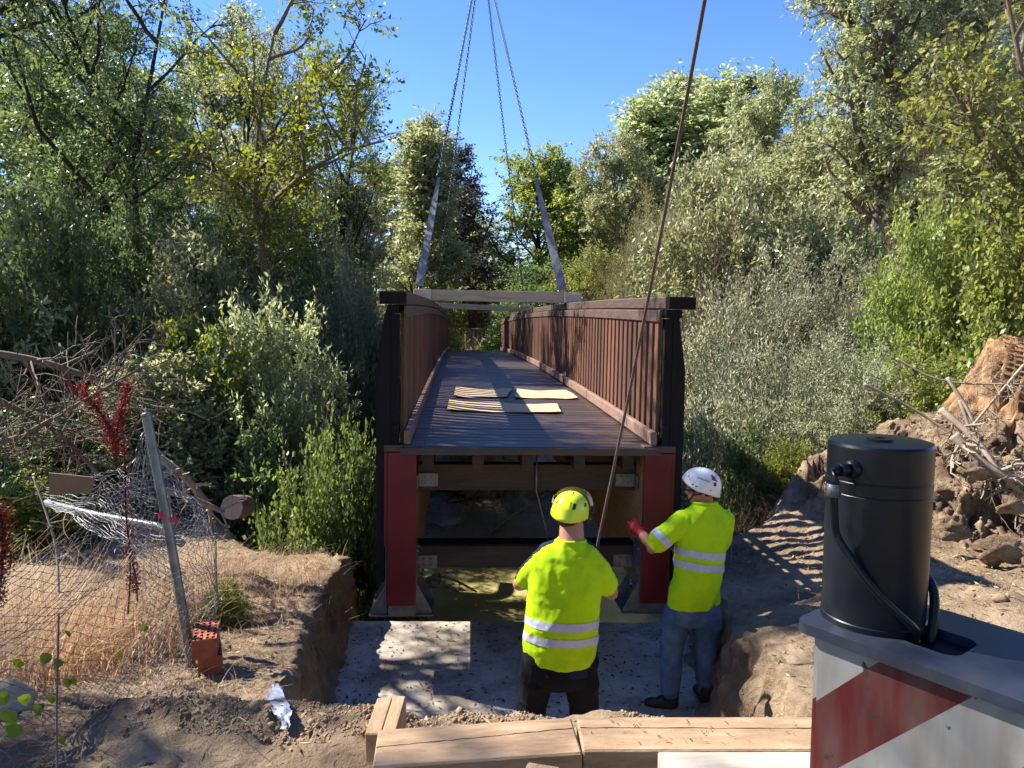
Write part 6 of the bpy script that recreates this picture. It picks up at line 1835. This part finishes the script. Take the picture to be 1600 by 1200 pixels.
def hand_fill(bm, wrist, fdir, palm_n, side, curl=0.9, sc=1.0):
    """palm with four fingers and a thumb; fdir points to the knuckles, palm_n out of the palm, side to the thumb"""
    f = Vector(fdir).normalized(); n = Vector(palm_n); n = (n - f * n.dot(f)).normalized(); s = f.cross(n).normalized() * side
    w = Vector(wrist)
    def q(a, b_, c): return w + (f * a + s * b_ + n * c) * sc
    limb(bm, [q(-0.03, 0, 0), q(0.01, 0, 0)], [0.027 * sc, 0.027 * sc])
    for j in range(4):
        y = 0.034 - j * 0.0225
        limb(bm, [q(0.015, y * 0.7, 0), q(0.085 - abs(j - 1.2) * 0.004, y, 0)], [0.0165 * sc, 0.0125 * sc])
        L = (0.040, 0.046, 0.043, 0.033)[j]; a = q(0.085 - abs(j - 1.2) * 0.004, y, 0); ang = 0.0; pts = [a]
        for k in range(3):
            ang += curl * (0.7 + 0.25 * k); l = L * (1, 0.72, 0.55)[k] * sc
            pts.append(pts[-1] + (f * math.cos(ang) + n * math.sin(ang)) * l)
        limb(bm, pts, [0.0092 * sc, 0.0086 * sc, 0.008 * sc, 0.007 * sc])
    limb(bm, [q(0.015, 0.022, 0.006), q(0.045, 0.050, 0.022), q(0.072, 0.050, 0.045), q(0.088, 0.036, 0.058)], [0.015 * sc, 0.0125 * sc, 0.0105 * sc, 0.009 * sc])

def shoe_obj(parent, heel, toe, z=0.0):
    def fill(bm):
        h, t = Vector(heel), Vector(toe); d = (t - h)
        ball(bm, h.lerp(t, 0.15) + Vector((0, 0, 0.05)), 0.050); ball(bm, h.lerp(t, 0.5) + Vector((0, 0, 0.045)), 0.048); ball(bm, h.lerp(t, 0.85) + Vector((0, 0, 0.035)), (0.046, 0.046, 0.034))
        limb(bm, [h.lerp(t, 0.1) + Vector((0, 0, 0.035)), h.lerp(t, 0.5) + Vector((0, 0, 0.035)), t + Vector((0, 0, 0.03))], [0.04, 0.044, 0.03])
        limb(bm, [h.lerp(t, 0.15) + Vector((0, 0, 0.05)), h.lerp(t, 0.12) + Vector((0, 0, 0.13))], [0.048, 0.045])
    return vox('shoe', fill, 0.009, M['shoe'], parent, smooth_it=2)

# ---- worker 1: yellow helmet, seen from behind, holding the rope
def worker_one():
    Y0 = 4.42
    C = lambda px, py, dy=0.0: P(px, py, Y0 + dy)
    gx_ = C(873, 1100).x
    o = empty('person', (gx_, Y0, SLAB_Z), 'worker seen from behind in yellow helmet, fluorescent shirt and black trousers', 'person')
    Lc = o.location; 
    c = lambda px, py, dy=0.0: C(px, py, dy) - Lc
    zf = 0.0
    yaw = R(-7)
    shL, shR = c(843, 880, 0.02), c(930, 884, -0.01)
    elL, elR = c(812, 912, 0.10), c(955, 926, 0.06)
    haL, haR = c(905, 893, 0.40), c(925, 884, 0.40)
    hipL, hipR = c(850, 1022), c(900, 1022)
    knL = Vector((c(832, 1100).x, 0.02, 0.50)); knR = Vector((c(912, 1100).x, 0.02, 0.50))
    anL = Vector((c(826, 1100).x, -0.02, 0.09)); anR = Vector((c(916, 1100).x, -0.02, 0.09))
    hc = c(890, 806, 0.04)
    B = basis((0.30, 0.93, -0.16), (0.20, 0.16, 1))
    def torso(bm, g=0.0, top=True, hem=1031):
        rg_ = [(c(873, hem), 0.222 + g, 0.158 + g), (c(874, 1005), 0.224 + g, 0.165 + g), (c(876, 975), 0.222 + g, 0.165 + g), (c(879, 940), 0.226 + g, 0.16 + g), (c(882, 905), 0.228 + g, 0.15 + g),
               (c(884, 882), 0.225 + g, 0.135 + g), (c(886, 867), 0.210 + g, 0.118 + g), (c(888, 856), 0.165 + g, 0.10 + g), (c(890, 848), 0.115 + g, 0.088 + g), (c(891, 842), 0.082 + g, 0.08 + g)]
        loft(bm, rg_, 28, yaw)
    def body(bm):
        torso(bm, -0.02)
        head_fill(bm, hc, B)
        limb(bm, [c(893, 846, 0.0), c(893, 812, 0.03)], [0.080, 0.072])
        for s, e_, h in ((shL, elL, haL), (shR, elR, haR)):
            limb(bm, [s, e_, e_.lerp(h, 0.5), h], [0.058, 0.047, 0.043, 0.030])
        for h, k, a in ((hipL, knL, anL), (hipR, knR, anR)): limb(bm, [h, k, a], [0.085, 0.06, 0.045])
    vox('body', body, 0.009, M['skin'], o, smooth_it=3)
    for h, e_, s in ((haL, elL, 1), (haR, elR, -1)):
        d = (h - e_).normalized()
        vox('hand', lambda bm: hand_fill(bm, h, d, Vector((0, 0.1, -1)) if s > 0 else Vector((0, 0.1, -1)), s, 1.0), 0.0045, M['skin'], o, smooth_it=2)
    def shirt(bm):
        torso(bm, 0.0)
        for s, e_, k in ((shL, elL, 0.78), (shR, elR, 0.66)):
            cu_ = s.lerp(e_, k)
            limb(bm, [s + Vector((0, 0, -0.01)), cu_], [0.074, 0.070])
    f1 = folds(6, 0.015, (1, 0, -0.35), 3, 0.25); f2 = folds(4.5, 0.013, (1, 0, 0.6), 8, 0.25)
    sh_ = vox('shirt', shirt, 0.0085, M['hivis'], o, wrinkle=lambda co: f1(co) + f2(co) * 0.8, smooth_it=4)
    zb = [c(875, y, -0.17).z for y in (975, 988, 1000, 1013)]
    n_ = Vector((0.03, 0.10, 1)).normalized()
    pl_ = [(Vector((0, -0.16, z)), n_) for z in zb]
    refine_band(sh_, pl_)
    inb = lambda p, a_, b_: (p - pl_[a_][0]).dot(n_) <= 0 and (p - pl_[b_][0]).dot(n_) >= 0
    cut_band(sh_, 'reflective_band', lambda p, n: inb(p, 0, 1) and abs(p.x - c(875, 980).x) < 0.27, M['tape_grey'], o)
    cut_band(sh_, 'reflective_band', lambda p, n: inb(p, 2, 3) and abs(p.x - c(875, 980).x) < 0.27, M['tape_grey'], o)
    sz_ = c(880, 905).z
    cut_band(sh_, 'navy_yoke', lambda p, n: p.z > sz_ - 0.05 and n.y > (0.12 if abs(p.x - c(891, 850).x) < 0.10 else -0.28) and (n.y > 0.12 or n.z > 0.25), M['navy'], o, 0.002)
    # collar edge
    bm = bmesh.new(); add_tube(bm, [c(893, 845) + Vector((0.084 * math.cos(q), 0.082 * math.sin(q) - 0.004, 0.006 - 0.01 * math.sin(q))) for q in np.linspace(0, 2 * math.pi, 25)], 0.0075, 6); from_bm('collar', bm, M['hivis'], o, True)
    def under(bm): loft(bm, [(c(873, 1046), 0.214, 0.150), (c(873, 1020), 0.216, 0.152)], 28, yaw)
    vox('undershirt', under, 0.009, M['navy'], o, wrinkle=folds(9, 0.004, (1, 0, 0), 2))
    def tr(bm):
        loft(bm, [(c(872, 1066), 0.17, 0.13), (c(873, 1052), 0.205, 0.148), (c(873, 1030), 0.208, 0.148)], 24, yaw)
        limb(bm, [hipL + Vector((-0.02, 0, -0.02)), knL, knL.lerp(anL, .5), anL + Vector((0, 0, -0.02))], [0.118, 0.092, 0.085, 0.082])
        limb(bm, [hipR + Vector((0.02, 0, -0.02)), knR, knR.lerp(anR, .5), anR + Vector((0, 0, -0.02))], [0.118, 0.092, 0.085, 0.082])
    f3 = folds(8, 0.012, (0.3, 0, 1), 5)
    vox('trousers', tr, 0.009, M['black_cloth'], o, wrinkle=f3, smooth_it=3)
    for a in (anL, anR): shoe_obj(o, (a.x, a.y - 0.05, 0), (a.x + (-0.04 if a is anL else 0.04), a.y + 0.20, 0))
    # hair below the helmet
    vox('hair', lambda bm: bmesh.ops.create_icosphere(bm, subdivisions=3, radius=1, matrix=Matrix.Translation(hc + B @ Vector((0, -0.018, 0.005))) @ B.to_4x4() @ Matrix.Diagonal((0.081, 0.094, 0.085, 1))), 0.008, M['hair'], o)
    helmet(o, hc + B @ Vector((0, 0, 0.018)), B, M['helmet_yellow'], 'yellow')
    return o
w1 = worker_one()

# ---- worker 2: white helmet, turned to the left, hand on the bridge
def worker_two():
    Y0 = 5.28
    C = lambda px, py, dy=0.0: P(px, py, Y0 + dy)
    o = empty('person', (C(1080, 1100).x, Y0, SLAB_Z), 'worker in white helmet, fluorescent shirt and jeans, red glove on the bridge', 'person')
    Lc = o.location
    c = lambda px, py, dy=0.0: C(px, py, dy) - Lc
    yaw = R(24)
    hc = c(1095, 763, 0.02)
    B = basis((-0.96, 0.16, -0.10), (0.06, 0.0, 1))
    shL, shR = c(1063, 812, -0.05), c(1132, 812, 0.05)
    elL = c(1019, 856, -0.10); wrL = c(1003, 833, 0.10)
    elR = c(1120, 870, 0.22); haR = c(1060, 860, 0.40)
    hipL, hipR = c(1060, 950, 0), c(1104, 950, 0.03)
    knL, knR = c(1049, 1015, 0.03), c(1103, 1012, 0.05)
    anL, anR = c(1047, 1078, -0.02), c(1102, 1074, 0.06)
    def torso(bm, g=0.0):
        rg_ = [(c(1084, 944), 0.207 + g, 0.140 + g), (c(1086, 920), 0.202 + g, 0.140 + g), (c(1090, 890), 0.196 + g, 0.135 + g), (c(1094, 862), 0.200 + g, 0.132 + g), (c(1098, 835), 0.207 + g, 0.130 + g),
               (c(1100, 815), 0.207 + g, 0.120 + g), (c(1100, 803), 0.185 + g, 0.105 + g), (c(1101, 793), 0.125 + g, 0.09 + g), (c(1101, 786), 0.078 + g, 0.075 + g)]
        loft(bm, rg_, 28, yaw)
    def body(bm):
        torso(bm, -0.02); head_fill(bm, hc, B)
        limb(bm, [c(1102, 792), c(1100, 772, 0.01)], [0.062, 0.058])
        limb(bm, [shL, elL, elL.lerp(wrL, .5), wrL], [0.052, 0.046, 0.042, 0.030]); limb(bm, [shR, elR, haR], [0.052, 0.045, 0.030])
        for h, k, a in ((hipL, knL, anL), (hipR, knR, anR)): limb(bm, [h, k, a], [0.08, 0.055, 0.04])
    vox('body', body, 0.009, M['skin'], o, smooth_it=3)
    vox('glove', lambda bm: (hand_fill(bm, wrL, (-0.62, 0.42, 0.55), (0.35, 0.9, -0.3), 1, 0.62, 1.0), limb(bm, [wrL.lerp(elL, 0.12), wrL], [0.034, 0.030])), 0.0036, M['glove'], o, smooth_it=2)
    vox('glove', lambda bm: hand_fill(bm, haR, (-0.5, 0.8, 0.1), (0, 0, -1), -1, 0.5, 1.05), 0.006, M['glove'], o, smooth_it=2)
    cuff = shL.lerp(elL, 0.80)
    def shirt(bm):
        torso(bm)
        limb(bm, [shL + Vector((0.02, 0, -0.01)), cuff], [0.077, 0.071]); limb(bm, [shR, shR.lerp(elR, 0.6)], [0.072, 0.07])
    f1 = folds(7, 0.014, (1, 0, -0.6), 13, 0.25); f2 = folds(5, 0.013, (0.5, 0, 1), 18, 0.25)
    sh_ = vox('shirt', shirt, 0.0085, M['hivis'], o, wrinkle=lambda co: f1(co) + f2(co) * 0.6, smooth_it=4)
    pa = [c(1093, y, -0.14) for y in (862, 873, 881, 893)]
    n_ = (c(1134, 880, -0.02) - c(1053, 860, -0.12)).normalized(); n_ = Vector((-n_.z, 0, n_.x)).normalized()
    n_ = Vector((0.16, 0.12, 1)).normalized()
    refine_band(sh_, [(p, n_) for p in pa])
    ad = (cuff - shL).normalized()
    rel = lambda p: (p - shL).dot(ad)
    isarm = lambda p: (p - shL.lerp(cuff, max(0, min(1, rel(p) / (cuff - shL).length)))).length < 0.085 and rel(p) > 0.085
    for a_, b_ in ((0, 1), (2, 3)):
        cut_band(sh_, 'reflective_band', lambda p, n: (p - pa[a_]).dot(n_) <= 0 and (p - pa[b_]).dot(n_) >= 0 and not isarm(p), M['tape_grey'], o)
    La = (cuff - shL).length
    refine_band(sh_, [(shL + ad * (La - 0.01), ad), (shL + ad * (La - 0.06), ad)])
    cut_band(sh_, 'reflective_band', lambda p, n: isarm(p) and La - 0.06 < rel(p) < La - 0.01, M['tape_grey'], o)
    bm = bmesh.new(); add_tube(bm, [c(1101, 788) + Vector((0.083 * math.cos(q), 0.080 * math.sin(q), 0.012 - 0.012 * math.sin(q))) for q in np.linspace(0, 2 * math.pi, 25)], 0.011, 6); from_bm('collar', bm, M['hivis'], o, True)
    def tr(bm):
        loft(bm, [(c(1083, 972), 0.155, 0.115), (c(1083, 955), 0.192, 0.130), (c(1084, 935), 0.19, 0.130)], 24, yaw)
        limb(bm, [hipL + Vector((-0.005, 0, -0.02)), knL, knL.lerp(anL, .55), anL], [0.103, 0.084, 0.074, 0.066])
        limb(bm, [hipR + Vector((0.005, 0, -0.02)), knR, knR.lerp(anR, .55), anR], [0.103, 0.084, 0.074, 0.066])
    f3 = folds(9, 0.012, (0.2, 0, 1), 25)
    vox('jeans', tr, 0.0085, M['jeans'], o, wrinkle=f3, smooth_it=3)
    shoe_obj(o, (anL.x + 0.05, anL.y, 0), (anL.x - 0.16, anL.y + 0.03, 0)); shoe_obj(o, (anR.x, anR.y - 0.06, 0), (anR.x - 0.02, anR.y + 0.17, 0))
    vox('hair', lambda bm: bmesh.ops.create_icosphere(bm, subdivisions=3, radius=1, matrix=Matrix.Translation(hc + B @ Vector((0, -0.024, 0.004))) @ B.to_4x4() @ Matrix.Diagonal((0.081, 0.088, 0.085, 1))), 0.008, M['hair'], o)
    helmet(o, hc + B @ Vector((0, 0, 0.018)), basis((-0.95, 0.18, 0.20), (-0.02, -0.1, 1)), M['helmet_white'], 'white')
    # sunglasses
    T = Matrix.Translation(hc) @ B.to_4x4()
    bm = bmesh.new(); add_tube(bm, [T @ Vector(p) for p in ((-0.070, 0.062, 0.010), (-0.040, 0.092, 0.008), (0, 0.108, 0.008), (0.040, 0.092, 0.008), (0.070, 0.062, 0.010))], 0.015, 8)
    g_ = from_bm('sunglasses', bm, M['black_plastic'], o, True)
    for s in (-1, 1):
        bm = bmesh.new(); add_tube(bm, [T @ Vector((s * 0.074, 0.060, 0.014)), T @ Vector((s * 0.084, -0.005, 0.010))], 0.004, 6); from_bm('temple', bm, M['black_plastic'], g_, True)
    return o
w2 = worker_two()

# ---- worker 3: at the far end, only head and shoulders show above the deck
def worker_three():
    Y0 = 30.5
    q = P(756, 529, Y0)
    s_ = (q.z - gz(q.x, Y0)) / 1.83
    o = empty('person', (q.x, Y0, gz(q.x, Y0)), 'distant worker in a pale blue-white helmet behind the far end of the deck', 'person')
    o.scale = (s_,) * 3
    B = basis((0.1, 1, -0.1), (0, 0.1, 1)); hc = Vector((0, 0.02, 1.68))
    def torso(bm, g=0):
        loft(bm, [(Vector((0, 0, .82)), .20 + g, .14 + g), (Vector((0, 0, 1.1)), .20 + g, .14 + g), (Vector((0, 0, 1.35)), .225 + g, .13 + g), (Vector((0, 0, 1.46)), .19 + g, .10 + g), (Vector((0, 0, 1.52)), .08 + g, .07 + g)])
    def body(bm):
        torso(bm, -.02); head_fill(bm, hc, B); limb(bm, [Vector((0, 0, 1.48)), Vector((0, 0.01, 1.6))], [.06, .055])
        for s in (-1, 1):
            limb(bm, [Vector((s * .2, 0, 1.42)), Vector((s * .30, .05, 1.16)), Vector((s * .2, .3, 1.1))], [.05, .044, .03])
            limb(bm, [Vector((s * .1, 0, .85)), Vector((s * .13, .02, .48)), Vector((s * .13, 0, .07))], [.08, .055, .042])
    vox('body', body, .014, M['skin'], o)
    vox('shirt', lambda bm: (torso(bm), [limb(bm, [Vector((s * .2, 0, 1.41)), Vector((s * .285, .04, 1.2))], [.075, .07]) for s in (-1, 1)]), .014, M['hivis'], o, wrinkle=folds(8, .006))
    vox('trousers', lambda bm: [limb(bm, [Vector((s * .1, 0, .86)), Vector((s * .13, .02, .48)), Vector((s * .13, 0, .1))], [.11, .085, .07]) for s in (-1, 1)], .014, M['navy'], o)
    for s in (-1, 1): shoe_obj(o, (s * .13, -.05, 0), (s * .14, .2, 0))
    bm = bmesh.new(); bmesh.ops.create_uvsphere(bm, u_segments=24, v_segments=14, radius=1, matrix=Matrix.Translation(hc + Vector((0, 0, .02))) @ B.to_4x4() @ Matrix.Diagonal((.118, .145, .128, 1)))
    bmesh.ops.delete(bm, geom=[v for v in bm.verts if v.co.z < hc.z - 0.005], context='VERTS')
    bmesh.ops.solidify(bm, geom=bm.faces[:], thickness=0.006)
    from_bm('helmet', bm, M['helmet_white'], o, True)
worker_three()
